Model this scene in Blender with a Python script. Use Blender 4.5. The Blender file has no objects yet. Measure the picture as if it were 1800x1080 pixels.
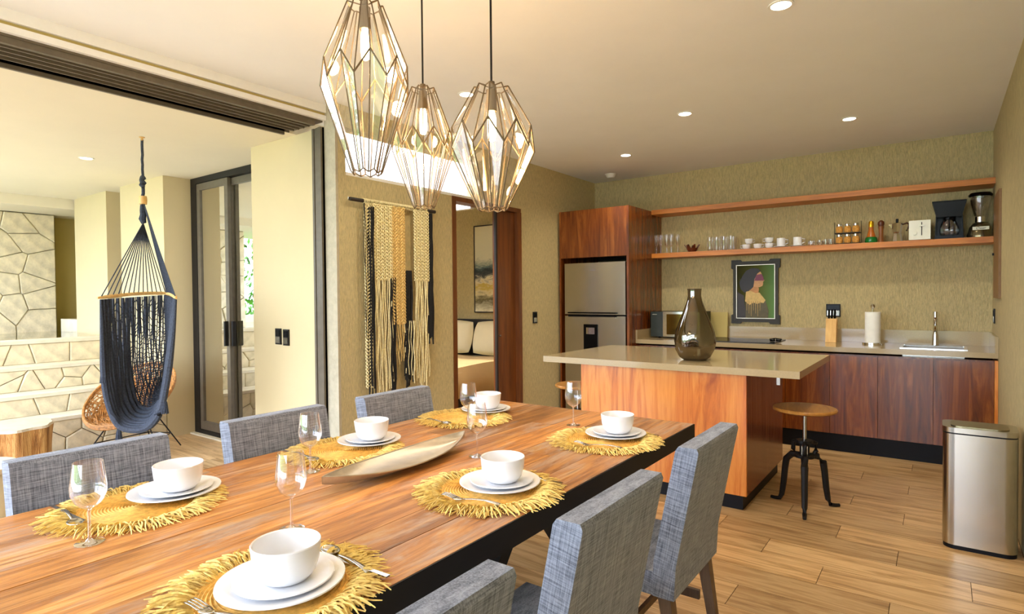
import bpy, bmesh, math, random
from mathutils import Vector, Matrix
random.seed(7)
S = bpy.context.scene
COL = S.collection
PI = math.pi
# ------------------------------------------------------------------ camera
F, YAW, PITCH, ROLL, H = 1038.5, .6284, -.0196, -.009, 1.3951
fw = Vector((-math.sin(YAW)*math.cos(PITCH), math.cos(YAW)*math.cos(PITCH), math.sin(PITCH)))
r0 = Vector((math.cos(YAW), math.sin(YAW), 0)); u0 = r0.cross(fw)
rt = math.cos(ROLL)*r0+math.sin(ROLL)*u0; up = -math.sin(ROLL)*r0+math.cos(ROLL)*u0
cam = bpy.data.cameras.new('camera'); cam.sensor_width = 36; cam.lens = 36*F/1800
cam.clip_start = .02; cam.clip_end = 300
co = bpy.data.objects.new('camera', cam); COL.objects.link(co)
m = Matrix((rt, up, -fw)).transposed().to_4x4(); m.translation = (0, 0, H); co.matrix_world = m
S.camera = co
# ------------------------------------------------------------------ world, sun, portals, exposure
S.view_settings.view_transform = 'Standard'; S.view_settings.look = 'None'
S.view_settings.exposure = 1.0; S.view_settings.gamma = 1; S.view_settings.use_curve_mapping = False
w = bpy.data.worlds.new('world'); S.world = w; w.use_nodes = True
wn = w.node_tree.nodes; wl = w.node_tree.links
bg = wn['Background']
sky = wn.new('ShaderNodeTexSky'); sky.sky_type = 'HOSEK_WILKIE'; sky.turbidity = 6; sky.ground_albedo = .5
sky.sun_direction = (-.35, -.45, .82)
mx = wn.new('ShaderNodeMix'); mx.data_type = 'RGBA'; mx.inputs[0].default_value = .88
mx.inputs[7].default_value = (.84, .955, 1.20, 1)
wl.new(sky.outputs[0], mx.inputs[6]); wl.new(mx.outputs[2], bg.inputs[0]); bg.inputs[1].default_value = 6.0

def lamp(name, kind, loc, energy, color=(1, 1, 1), parent=None, **k):
    d = bpy.data.lights.new(name, kind); d.energy = energy; d.color = color
    for a, v in k.items(): setattr(d, a, v)
    o = bpy.data.objects.new(name, d); COL.objects.link(o); o.location = loc
    if parent: o.parent = parent
    return o
sun = lamp('sun', 'SUN', (0, -4, 8), 2.2, (1, .97, .93), angle=.02)
sun.rotation_euler = Vector((-.35, -.45, .82)).to_track_quat('Z', 'Y').to_euler()
def portal(name, loc, rot, sx, sy):
    o = lamp(name, 'AREA', loc, 1, shape='RECTANGLE', size=sx, size_y=sy)
    o.data.cycles.is_portal = True; o.rotation_euler = rot
portal('slider_portal', (-3.75, -.2, 1.3), (PI/2, 0, -PI/2), 5.6, 2.5)
portal('rear_portal', (-1.6, -3.0, 1.35), (PI/2, 0, 0), 3.8, 2.6)

# ------------------------------------------------------------------ materials
def lin(c):
    return tuple(((x/255)/12.92 if x/255 <= .04045 else ((x/255+.055)/1.055)**2.4) for x in c)+(1,)
MATS = {}
def newmat(name):
    m = bpy.data.materials.new(name); m.use_nodes = True; MATS[name] = m
    nt = m.node_tree; return m, nt.nodes, nt.links, nt.nodes['Principled BSDF']
def setp(p, **k):
    for a, v in k.items(): p.inputs[a.replace('_', ' ')].default_value = v
def coords(n, l, scale, kind='Object', rnd=False):
    tc = n.new('ShaderNodeTexCoord'); mp = n.new('ShaderNodeMapping'); mp.inputs['Scale'].default_value = scale
    l.new(tc.outputs[kind], mp.inputs[0])
    if rnd:
        oi = n.new('ShaderNodeObjectInfo'); mu = n.new('ShaderNodeMath'); mu.operation = 'MULTIPLY'; mu.inputs[1].default_value = 37
        l.new(oi.outputs['Random'], mu.inputs[0]); l.new(mu.outputs[0], mp.inputs['Location'])
    return mp.outputs[0]
def ramp(n, l, src, stops):
    r = n.new('ShaderNodeValToRGB'); e = r.color_ramp.elements
    while len(e) < len(stops): e.new(.5)
    for i, (p, c) in enumerate(stops): e[i].position = p; e[i].color = c if len(c) == 4 else tuple(c)+(1,)
    l.new(src, r.inputs[0]); return r.outputs[0]
def noise(n, l, vec, scale, detail=4, rough=.6, dist=0):
    t = n.new('ShaderNodeTexNoise'); t.inputs['Scale'].default_value = scale; t.inputs['Detail'].default_value = detail
    t.inputs['Roughness'].default_value = rough; t.inputs['Distortion'].default_value = dist
    l.new(vec, t.inputs['Vector']); return t.outputs[0]
def bump(n, l, h, p, dist, strength=1):
    b = n.new('ShaderNodeBump'); b.inputs['Distance'].default_value = dist; b.inputs['Strength'].default_value = strength
    l.new(h, b.inputs['Height']); l.new(b.outputs[0], p.inputs['Normal'])
def plain(name, rgb, rough=.5, metal=0, var=.06, scale=20, bmp=0, **k):
    m, n, l, p = newmat(name); c = lin(rgb)
    v = noise(n, l, coords(n, l, (1, 1, 1)), scale)
    d = tuple(x*(1-var*2) for x in c[:3]); b = tuple(min(1, x*(1+var*2)) for x in c[:3])
    l.new(ramp(n, l, v, [(.3, d), (.7, b)]), p.inputs['Base Color'])
    setp(p, Roughness=rough, Metallic=metal, **k)
    if bmp: bump(n, l, v, p, bmp)
    return m
def wood(name, cols, axis='X', scale=1.0, rough=.4, rnd=True, tone=.25, bmp=.0006, coat=0, worn=None):
    m, n, l, p = newmat(name)
    st = {'X': (1.2, 14, 14), 'Y': (14, 1.2, 14), 'Z': (14, 14, 1.2)}[axis]
    v = coords(n, l, tuple(s*scale for s in st), rnd=rnd)
    a = noise(n, l, v, 1.6, 6, .65, 1.2)
    cc = [lin(c) for c in cols]; k = len(cc)
    col = ramp(n, l, a, [(.28+.44*i/(k-1), cc[i]) for i in range(k)])
    hs = n.new('ShaderNodeHueSaturation'); l.new(col, hs.inputs['Color'])
    if rnd:
        oi = n.new('ShaderNodeObjectInfo'); mr = n.new('ShaderNodeMapRange')
        mr.inputs['To Min'].default_value = 1-tone; mr.inputs['To Max'].default_value = 1+tone
        l.new(oi.outputs['Random'], mr.inputs[0]); l.new(mr.outputs[0], hs.inputs['Value'])
    out = hs.outputs[0]
    if worn:
        wv = noise(n, l, coords(n, l, tuple(s*scale*(.45 if s > 5 else .9) for s in st), rnd=rnd), 1.3, 5, .8, .6)
        wm = n.new('ShaderNodeMix'); wm.data_type = 'RGBA'; l.new(ramp(n, l, wv, [(.5, (0, 0, 0)), (.72, (.75, .75, .75))]), wm.inputs[0])
        l.new(out, wm.inputs[6]); wm.inputs[7].default_value = lin(worn); out = wm.outputs[2]
        dv = noise(n, l, coords(n, l, tuple(s*scale*(3 if s > 5 else 1) for s in st), rnd=rnd), 2.2, 5, .75, .5)
        dm = n.new('ShaderNodeMix'); dm.data_type = 'RGBA'; l.new(ramp(n, l, dv, [(.60, (0, 0, 0)), (.72, (.6, .6, .6))]), dm.inputs[0])
        l.new(out, dm.inputs[6]); dm.inputs[7].default_value = lin((84, 56, 36)); out = dm.outputs[2]
    l.new(out, p.inputs['Base Color']); setp(p, Roughness=rough, Coat_Weight=coat, Coat_Roughness=.12)
    fine = noise(n, l, coords(n, l, tuple(s*scale*6 for s in st)), 3, 3)
    bump(n, l, fine, p, bmp); return m
def stucco(name, rgb):
    m, n, l, p = newmat(name)
    v = coords(n, l, (1, 1, .16)); a = noise(n, l, v, 130, 5, .75, .4); b = noise(n, l, coords(n, l, (1, 1, 1)), 3, 3)
    c = lin(rgb)
    l.new(ramp(n, l, a, [(.3, tuple(x*.70 for x in c[:3])), (.60, tuple(min(1, x*1.12) for x in c[:3]))]), p.inputs['Base Color'])
    setp(p, Roughness=.9); bump(n, l, a, p, .018, 1); return m
def thin_glass(name, tint=(1, 1, 1, 1), base=.06, edge=.6, rough=0.0, gcol=(1, 1, 1, 1)):
    m, n, l, p = newmat(name); n.remove(p)
    lw = n.new('ShaderNodeLayerWeight'); lw.inputs[0].default_value = .35
    mr = n.new('ShaderNodeMapRange'); mr.inputs['To Min'].default_value = base; mr.inputs['To Max'].default_value = edge
    l.new(lw.outputs['Facing'], mr.inputs[0])
    t = n.new('ShaderNodeBsdfTransparent'); t.inputs[0].default_value = tint
    g = n.new('ShaderNodeBsdfGlossy'); g.inputs['Roughness'].default_value = rough; g.inputs[0].default_value = gcol
    x = n.new('ShaderNodeMixShader'); l.new(mr.outputs[0], x.inputs[0]); l.new(t.outputs[0], x.inputs[1]); l.new(g.outputs[0], x.inputs[2])
    l.new(x.outputs[0], n['Material Output'].inputs[0]); return m
def emit(name, rgb, strength):
    m, n, l, p = newmat(name); setp(p, Base_Color=(1, 1, 1, 1), Emission_Color=tuple(rgb)+(1,), Emission_Strength=strength); return m
def fabric(name, rgb, rgb2, sc=1):
    m, n, l, p = newmat(name)
    def cc(scale):   # weave follows the lean of the chair back
        tc = n.new('ShaderNodeTexCoord'); r_ = n.new('ShaderNodeMapping'); r_.inputs['Rotation'].default_value = (0, -.195, 0)
        k = n.new('ShaderNodeMapping'); k.inputs['Scale'].default_value = scale
        l.new(tc.outputs['Object'], r_.inputs[0]); l.new(r_.outputs[0], k.inputs[0]); return k.outputs[0]
    a = noise(n, l, cc((700*sc, 700*sc, 30*sc)), .35, 3, .75); b = noise(n, l, cc((30*sc, 30*sc, 700*sc)), .35, 3, .75)
    mu = n.new('ShaderNodeMath'); mu.operation = 'ADD'; l.new(a, mu.inputs[0]); l.new(b, mu.inputs[1])
    h = n.new('ShaderNodeMath'); h.operation = 'MULTIPLY'; h.inputs[1].default_value = .5; l.new(mu.outputs[0], h.inputs[0])
    l.new(ramp(n, l, h.outputs[0], [(.38, lin(rgb)), (.62, lin(rgb2))]), p.inputs['Base Color'])
    setp(p, Roughness=.95, Sheen_Weight=.2); bump(n, l, h.outputs[0], p, .0012, .8); return m

M_stucco = stucco('stucco', (220, 200, 146))
M_ceil = plain('ceiling_paint', (240, 240, 236), .9, var=.01, scale=2)
M_ivory = plain('ivory_plaster', (206, 188, 146), .9, var=.015, scale=2)
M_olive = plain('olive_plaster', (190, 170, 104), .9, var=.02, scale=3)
M_patioceil = plain('patio_ceiling_paint', (226, 216, 190), .9, var=.01, scale=2)
M_white = plain('white_paint', (240, 238, 232), .6, var=.01)
M_floor = wood('floor_plank', [(130, 96, 60), (184, 146, 98), (214, 180, 132), (194, 154, 104)], 'X', .8, .32, tone=.2, bmp=.0004)
M_grout = plain('grout', (110, 88, 62), .9)
M_table = wood('reclaimed_board', [(110, 72, 38), (162, 104, 50), (198, 136, 70), (210, 164, 106)], 'Y', 1.0, .38, tone=.34, bmp=.0012, worn=(192, 176, 162))
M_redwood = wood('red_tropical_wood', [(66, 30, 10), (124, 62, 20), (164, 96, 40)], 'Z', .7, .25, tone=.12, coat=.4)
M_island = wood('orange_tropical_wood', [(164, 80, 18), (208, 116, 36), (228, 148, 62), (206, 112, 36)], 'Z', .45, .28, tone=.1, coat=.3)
M_shelf = wood('shelf_wood', [(170, 94, 22), (214, 134, 44)], 'X', 1, .4, rnd=False)
M_doorwood = wood('door_wood', [(84, 44, 14), (130, 74, 28)], 'Z', .8, .4, tone=.05)
M_seatwood = wood('honey_wood', [(150, 92, 34), (206, 146, 66)], 'Y', 1, .35)
M_yellowwood = wood('pale_wood', [(206, 156, 84), (232, 190, 116)], 'Z', 1, .5)
M_legwood = wood('chair_leg_wood', [(70, 50, 34), (104, 78, 54)], 'Z', 1, .5)
M_stumpwood = wood('stump_bark', [(70, 40, 14), (160, 108, 50), (206, 160, 96), (120, 76, 30)], 'Z', .6, .7, bmp=.01)
M_stumptop = plain('stump_top', (206, 190, 164), .6, scale=12)
M_black = plain('black_steel', (27, 24, 22), .5, 0, Specular_IOR_Level=.25)
M_plinth = plain('black_plinth', (14, 14, 18), .5, Specular_IOR_Level=.2)
M_bronze = plain('bronze_aluminium', (98, 88, 72), .5, .1)
M_dark = plain('dark_gap', (14, 10, 8), .8)
M_quartz = plain('taupe_quartz', (172, 152, 114), .12, var=.03, scale=120)
M_steel = plain('brushed_steel', (186, 180, 168), .24, 1, var=.02, scale=4)
M_chrome = plain('chrome', (220, 220, 215), .1, 1)
M_cutlery = plain('cutlery_steel', (205, 200, 190), .18, 1)
M_pewter = plain('pewter', (196, 184, 164), .36, .7, var=.08, scale=14)
M_china = plain('white_china', (244, 244, 246), .12, var=.005)
M_fabric = fabric('linen_fabric', (70, 74, 86), (150, 155, 168))
M_mat = plain('mustard_straw', (228, 180, 92), .85, var=.15, scale=60)
M_fringe = plain('mustard_fringe', (242, 202, 118), .85, var=.15, scale=60)
M_glass = thin_glass('clear_glass', (.96, .96, .97, 1), .07, .95)
M_stem = thin_glass('glass_stem', (.95, .95, .97, 1), .22, .9)
M_pane = thin_glass('pendant_pane', (.97, .96, .94, 1), .055, .38, .03)
M_mirror = thin_glass('reflective_door_glass', (.5, .5, .42, 1), .55, .8)
M_window = thin_glass('window_glass', (.98, .98, .98, 1), .05, .5)
M_brass = plain('antique_brass', (104, 90, 68), .45, .6)
M_bulb = emit('glowing_bulb', (1, .72, .38), 16)
M_led = emit('downlight_lens', (1, .93, .8), 9)
M_rope = plain('charcoal_rope', (54, 59, 70), .95, var=.2, scale=90)
M_cream = plain('cream_yarn', (240, 222, 172), .95, var=.12, scale=90)
M_tan = plain('tan_yarn', (216, 184, 116), .95, var=.15, scale=90)
M_yarnblack = plain('black_yarn', (30, 28, 26), 1, var=.2, scale=90)
M_rattan = plain('rattan', (176, 120, 58), .6, var=.25, scale=40)
M_stone = plain('limestone', (218, 204, 170), .9, var=.1, scale=9, bmp=.01)
M_mortar = plain('mortar', (96, 84, 62), .95)
M_capstone = plain('pale_capstone', (226, 216, 190), .9, var=.05, scale=6, bmp=.004)
M_water = thin_glass('pool_water', (.75, .72, .4, 1), .35, .9)
M_leaf = plain('leaf', (86, 150, 40), .6, var=.4, scale=3)
M_bounce_deck = plain('bounce_deck', (214, 212, 206), .8)
M_lawn = plain('lawn', (90, 120, 50), .9, var=.2)
M_bark = plain('bark', (90, 74, 56), .9)
M_smoke = thin_glass('smoky_glass', (.22, .18, .11, 1), .22, .6, .02, (.62, .56, .48, 1))
M_blackplastic = plain('black_plastic', (6, 6, 7), .25, Specular_IOR_Level=.15)
M_whiteplastic = plain('white_plastic', (232, 230, 212), .35, var=.01)
M_paper = plain('paper', (240, 238, 228), .95, var=.02)
M_gold = plain('gold', (224, 178, 40), .3, .9)
M_linen = plain('bed_linen', (232, 214, 170), .95, var=.02, scale=4)
M_duvet = plain('tan_duvet', (206, 168, 110), .95, var=.03, scale=4)
M_darkbed = plain('dark_bedframe', (38, 30, 26), .6)
M_spice = plain('spice', (196, 140, 62), .8, var=.2, scale=80)
M_green = plain('green_glaze', (20, 110, 44), .15)
M_shell = plain('carved_dark_wood', (96, 44, 22), .3, var=.3, scale=30)
M_rug = plain('woven_rug', (206, 196, 170), .95, var=.15, scale=120, bmp=.003)

# ------------------------------------------------------------------ builders
class B:
    def __init__(s): s.bm = bmesh.new()
    def box(s, x0, x1, y0, y1, z0, z1, M=None):
        vs = [s.bm.verts.new((x, y, z)) for x in (x0, x1) for y in (y0, y1) for z in (z0, z1)]
        for f in ((0, 1, 3, 2), (4, 6, 7, 5), (0, 4, 5, 1), (2, 3, 7, 6), (0, 2, 6, 4), (1, 5, 7, 3)):
            s.bm.faces.new([vs[i] for i in f])
        if M is not None: bmesh.ops.transform(s.bm, matrix=M, verts=vs)
        return s
    def hexa(s, bot, top):
        a = [s.bm.verts.new(p) for p in bot]; b = [s.bm.verts.new(p) for p in top]; k = len(a)
        s.bm.faces.new(a[::-1]); s.bm.faces.new(b)
        for i in range(k): s.bm.faces.new((a[i], a[(i+1) % k], b[(i+1) % k], b[i]))
        return s
    def prism(s, pts, axis, a, b):
        def P(p, t): return {'x': (t, p[0], p[1]), 'y': (p[0], t, p[1]), 'z': (p[0], p[1], t)}[axis]
        return s.hexa([P(p, a) for p in pts], [P(p, b) for p in pts])
    def lathe(s, prof, n=32, c=(0, 0, 0), M=None, cap=False):
        rings = []
        for (r, z) in prof:
            if r < 1e-6: rings.append([s.bm.verts.new((c[0], c[1], c[2]+z))])
            else: rings.append([s.bm.verts.new((c[0]+r*math.cos(2*PI*i/n), c[1]+r*math.sin(2*PI*i/n), c[2]+z)) for i in range(n)])
        for A, C in zip(rings, rings[1:]):
            for i in range(n):
                j = (i+1) % n
                if len(A) == 1 and len(C) == 1: continue
                if len(A) == 1: s.bm.faces.new((A[0], C[j], C[i]))
                elif len(C) == 1: s.bm.faces.new((A[i], A[j], C[0]))
                else: s.bm.faces.new((A[i], A[j], C[j], C[i]))
        if M is not None: bmesh.ops.transform(s.bm, matrix=M, verts=[v for r in rings for v in r])
        return s
    def cyl(s, c, r, h, n=24, r2=None, M=None):
        r2 = r if r2 is None else r2
        return s.lathe([(0, 0), (r, 0), (r2, h), (0, h)], n, c, M)
    def tube(s, pts, r, n=6, closed=False):
        pts = [Vector(p) for p in pts]; k = len(pts); rings = []
        rr = r if isinstance(r, (list, tuple)) else [r]*k
        for i, p in enumerate(pts):
            a = pts[(i-1) % k] if (closed or i > 0) else p; b = pts[(i+1) % k] if (closed or i < k-1) else p
            d = (b-a); d = d.normalized() if d.length > 1e-9 else Vector((0, 0, 1))
            ref = Vector((0, 0, 1)) if abs(d.z) < .9 else Vector((1, 0, 0))
            x = d.cross(ref).normalized(); y = d.cross(x).normalized()
            rings.append([s.bm.verts.new(p+(x*math.cos(2*PI*j/n)+y*math.sin(2*PI*j/n))*rr[i]) for j in range(n)])
        m_ = k if closed else k-1
        for i in range(m_):
            A, C = rings[i], rings[(i+1) % k]
            for j in range(n): s.bm.faces.new((A[j], A[(j+1) % n], C[(j+1) % n], C[j]))
        if not closed: s.bm.faces.new(rings[0][::-1]); s.bm.faces.new(rings[-1])
        return s
    def grid(s, fn, nu, nv, close_u=False):
        V = [[s.bm.verts.new(fn(i/(nu if close_u else nu-1), j/(nv-1))) for j in range(nv)] for i in range(nu)]
        for i in range(nu if close_u else nu-1):
            for j in range(nv-1):
                A, C = V[i], V[(i+1) % nu]; s.bm.faces.new((A[j], C[j], C[j+1], A[j+1]))
        return s
    def build(s, name, mat, parent=None, bevel=0, seg=1, smooth=False, label=None, kind=None, solid=0, loc=None):
        bm = s.bm
        if bevel:
            es = [e for e in bm.edges if len(e.link_faces) == 2 and e.calc_face_angle(0) > .5]
            bmesh.ops.bevel(bm, geom=es, offset=bevel, segments=seg, affect='EDGES', profile=.5)
        bmesh.ops.recalc_face_normals(bm, faces=bm.faces)
        me = bpy.data.meshes.new(name); bm.to_mesh(me); bm.free(); me.materials.append(mat)
        if smooth or (bevel and seg > 1):
            me.shade_smooth()
            try: me.set_sharp_from_angle(angle=.7)
            except Exception: pass
        o = bpy.data.objects.new(name, me); COL.objects.link(o)
        if parent: o.parent = parent
        if label: o['label'] = label
        if kind: o['kind'] = kind
        if loc: o.location = loc
        if solid:
            md = o.modifiers.new('solid', 'SOLIDIFY'); md.thickness = solid; md.offset = 0
        return o
def tag(o, label, cat, group=None):
    o['label'] = label; o['category'] = cat
    if group: o['group'] = group
    return o
def thing(name, label, cat, loc=(0, 0, 0), rz=0, group=None):
    o = bpy.data.objects.new(name, None); COL.objects.link(o); o.location = loc; o.rotation_euler = (0, 0, rz); o.empty_display_size = .1
    return tag(o, label, cat, group)
def copy_tree(o, parent=None):
    c = o.copy(); COL.objects.link(c); c.parent = parent
    for ch in list(o.children): copy_tree(ch, c)
    return c
def dup(root, loc, rz=None, label=None, group=None):
    c = copy_tree(root); c.location = loc
    if rz is not None: c.rotation_euler = (0, 0, rz)
    if label: c['label'] = label
    if group: c['group'] = group
    return c
def struct(name, b, mat, **k):
    o = b.build(name, mat, kind='structure', **k); return o
def inst(src, name, parent, loc, rot=(0, 0, 0), scale=(1, 1, 1)):
    o = bpy.data.objects.new(name, src); COL.objects.link(o); o.parent = parent; o.location = loc; o.rotation_euler = rot; o.scale = scale
    return o

XL, XR, YB, HC = -3.477, .357, 6.551, 2.772
# ------------------------------------------------------------------ room shell
flo = struct('floor', B().box(-3.95, XR+.15, -3.1, YB+.1, -.12, -.006), M_grout)
pm = {}
def plank_mesh(wx, wy, mat, t=.0055, name='plank'):
    key = (round(wx, 3), round(wy, 3), mat.name)
    if key not in pm:
        o = B().box(-wx/2, wx/2, -wy/2, wy/2, -t, 0).build(name, mat, bevel=.0012); pm[key] = o.data; bpy.data.objects.remove(o)
    return pm[key]
PY, PLN, G = .2183, .9, .003
offs = [-.48, .12, -.18]
for k in range(-17, 13):
    y0 = 3.115+PY*k; y1 = min(y0+PY, 5.87)
    if y1-y0 < .03: continue
    s0 = offs[k % 3]; x = s0-PLN*5
    while x < XR:
        a, b = max(x, -3.47), min(x+PLN, XR-.002)
        if b-a > .03: inst(plank_mesh(b-a-G, y1-y0-G, M_floor), 'plank', flo, ((a+b)/2, (y0+y1)/2, 0))
        x += PLN
struct('ceiling', B().box(-3.6, XR+.15, -3.1, YB+.12, HC, HC+.12), M_ceil)
struct('wall_back', B().box(-3.6, XR+.15, YB, YB+.12, 0, HC), M_stucco)
struct('wall_right', B().box(XR, XR+.15, -3.1, YB, 0, HC), M_stucco)
# left kitchen wall with the bedroom doorway and the strip window
b = B(); DY0, DY1, DZ = 3.9, 4.945, 2.275; WY0, WY1, WZ0, WZ1 = 2.76, 4.25, 2.30, 2.62
b.box(-3.597, XL, 2.693, DY0, 0, WZ0-.025)
b.box(-3.597, XL, DY1, YB, 0, HC)
b.box(-3.597, XL, 2.693, WY0, WZ0-.025, HC)
b.box(-3.597, XL, WY0, WY1, WZ1, HC)
b.box(-3.597, XL, WY1, DY1, WZ0-.025, HC)
struct('wall_left', b, M_stucco)
struct('trim_1', B().box(-3.60, -3.4772, 2.672, 2.6925, 0, HC), plain('wall_end_plaster', (176, 166, 142), .9))   # smooth end of the wall beside the sliding door
# bulkhead above the sliding door with its shadow groove
b = B(); b.box(-3.6, -3.572, -3.0, 2.671, 2.715, HC); b.box(-3.6, -3.572, -3.0, 2.671, 2.662, 2.695)
struct('trim_2', b, M_white)
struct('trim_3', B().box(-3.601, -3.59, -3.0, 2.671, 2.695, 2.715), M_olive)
# strip window
wdw = struct('window_1', B().box(-3.59, -3.485, WY0, WY1, WZ0-.025, WZ0), M_white)
B().box(-3.545, -3.541, WY0, WY1, WZ0, WZ1).build('pane', M_window, wdw)
# doorway frame + sliding leaf
d1 = struct('door_1', B().box(-3.60, -3.47, DY0-.0, DY0+.05, 0, DZ), M_doorwood)
B().box(-3.60, -3.47, DY0+.05, DY1, DZ-.04, DZ).build('door_head', M_doorwood, d1)
B().box(-3.60, -3.465, DY1-.05, DY1, 0, DZ-.04).build('door_jamb', M_doorwood, d1)
lf = B().box(-3.56, -3.515, DY1-.36, DY1-.05, .01, DZ-.045).build('door_leaf', M_doorwood, d1, bevel=.003)
B().box(-3.535, -3.512, DY1-.37, DY1-.345, .01, DZ-.045).build('edge_strip', M_darkbed, lf)
B().cyl((0, 0, 0), .008, .02, 10, M=Matrix.Translation((-3.515, DY1-.33, 1.0)) @ Matrix.Rotation(PI/2, 4, 'Y')).build('door_pull', M_chrome, lf)

# ------------------------------------------------------------------ sliding glass wall: header tracks and jamb
ZP = 2.62
hd = struct('door_2', B().box(-3.93, -3.60, -3.0, 2.66, ZP+.03, HC+.1), M_bronze)
for i in range(6):
    x = -3.605-i*.062
    B().box(x-.012 if i else x-.028, x, -3.0, 2.60, ZP-.002, ZP+.03).build('track_rail', M_bronze, hd)
B().box(-3.935, -3.915, -3.0, 2.56, ZP-.025, ZP+.03).build('track_fascia', M_bronze, hd)
for i, (xa, xb, yy) in enumerate([(-3.60, -3.632, 2.64), (-3.637, -3.658, 2.645), (-3.662, -3.684, 2.65), (-3.688, -3.71, 2.645)]):
    B().box(xb, xa, yy, 2.671, 0, ZP-.003).build('jamb_channel', M_bronze, hd)
B().box(-3.71, -3.60, 2.655, 2.671, 0, ZP-.003).build('jamb_back', M_black, hd)

# ------------------------------------------------------------------ patio shell
pf = struct('floor.001', B().box(-9.6, -3.953, -3.1, 3.1, -.12, -.006), M_grout)
for k in range(13):
    y0 = 3.06-.218*(k+1)
    x = -6.6+[0, .3, .6][k % 3]
    while x < -3.96:
        a, c = x, min(x+.9, -3.957)
        if c-a > .05: inst(plank_mesh(c-a-G, .215, M_floor), 'plank', pf, ((a+c)/2, y0+.109, 0))
        x += .9
b = B(); b.box(-8.65, -3.935, -.2, 3.2, ZP, ZP+.12); b.box(-10.5, -8.65, -.2, 3.4, 2.5, ZP+.12)
struct('ceiling.001', b, M_patioceil)
struct('wall_patio', B().box(-4.56, -3.602, 2.672, 2.80, 0, ZP), M_ivory)
struct('wall_patio_return', B().box(-4.56, -4.42, 2.80, 3.1, 0, ZP), M_ivory)
c1 = struct('wall_column', B().box(-7.28, -6.262, 2.735, 3.12, 0, ZP), M_ivory)
struct('wall_column_terrace', B().box(-8.62, -7.66, 2.735, 3.1, .9, ZP), M_ivory)
struct('wall_patio_far', B().box(-10.4, -7.3, 3.15, 3.3, 0, ZP), M_olive)
struct('wall_niche_back', B().box(-9.80, -9.71, 2.70, 3.14, .6, 2.5), M_olive)
struct('trim_4', B().tube([(-7.60, 2.95, .9), (-7.60, 2.95, ZP)], .022, 8), M_black)
# glass door of the bedroom facing the patio
YG = 3.0
dg = struct('door_3', B().box(-6.26, -4.44, YG, YG+.09, ZP-.06, ZP), M_black)
B().box(-6.26, -4.44, YG, YG+.09, 0, .05).build('door_sill', M_black, dg)
B().box(-6.26, -4.57, YG-.05, YG-.002, 0, .012).build('threshold', M_capstone, dg)
B().box(-6.26, -6.15, YG, YG+.09, .05, ZP-.06).build('jamb', M_black, dg)
def sash(x0, x1, y, nm='sash'):
    f = B()
    f.box(x0, x0+.06, y, y+.035, .055, ZP-.065); f.box(x1-.06, x1, y, y+.035, .055, ZP-.065)
    f.box(x0+.06, x1-.06, y, y+.035, .055, .14); f.box(x0+.06, x1-.06, y, y+.035, ZP-.13, ZP-.065)
    o = f.build(nm, M_bronze, dg)
    B().box(x0+.055, x1-.055, y+.014, y+.02, .135, ZP-.125).build('pane', M_mirror, o); return o
s1 = sash(-6.148, -5.55, YG+.005); s2 = sash(-5.62, -4.445, YG+.048)
B().box(-5.60, -5.575, YG-.03, YG+.004, .93, 1.17).build('pull_handle', M_black, s1, bevel=.004)
B().box(-5.535, -5.51, YG+.012, YG+.044, .93, 1.17).build('pull_handle', M_black, s2, bevel=.004)

# ------------------------------------------------------------------ bedroom shell
b = B(); b.box(-7.3, -3.6, 6.0, 6.12, 0, HC)
struct('wall_bedroom', b, M_stucco)
b = B(); b.box(-7.35, -7.25, 3.15, 6.0, 0, HC); struct('wall_bedroom_left', b, M_ivory)
b = B(); b.box(-7.3, -3.6, 4.3, 6.12, HC, HC+.1); b.box(-7.3, -6.4, 2.9, 4.3, HC, HC+.1); b.box(-7.3, -3.6, 2.68, 3.1, ZP+.121, HC+.1)  # opening behind the strip window is an invented skylight, added to whiten it
struct('ceiling.002', b, M_ceil)
struct('light_baffle', B().box(-7.3, -3.6, 4.30, 4.36, 2.22, HC), M_white)  # added bulkhead: holds skylight off the bedroom, shows white through the strip window
struct('floor.002', B().box(-7.3, -3.6, 3.1, 6.0, -.1, 0), M_floor)

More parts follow.
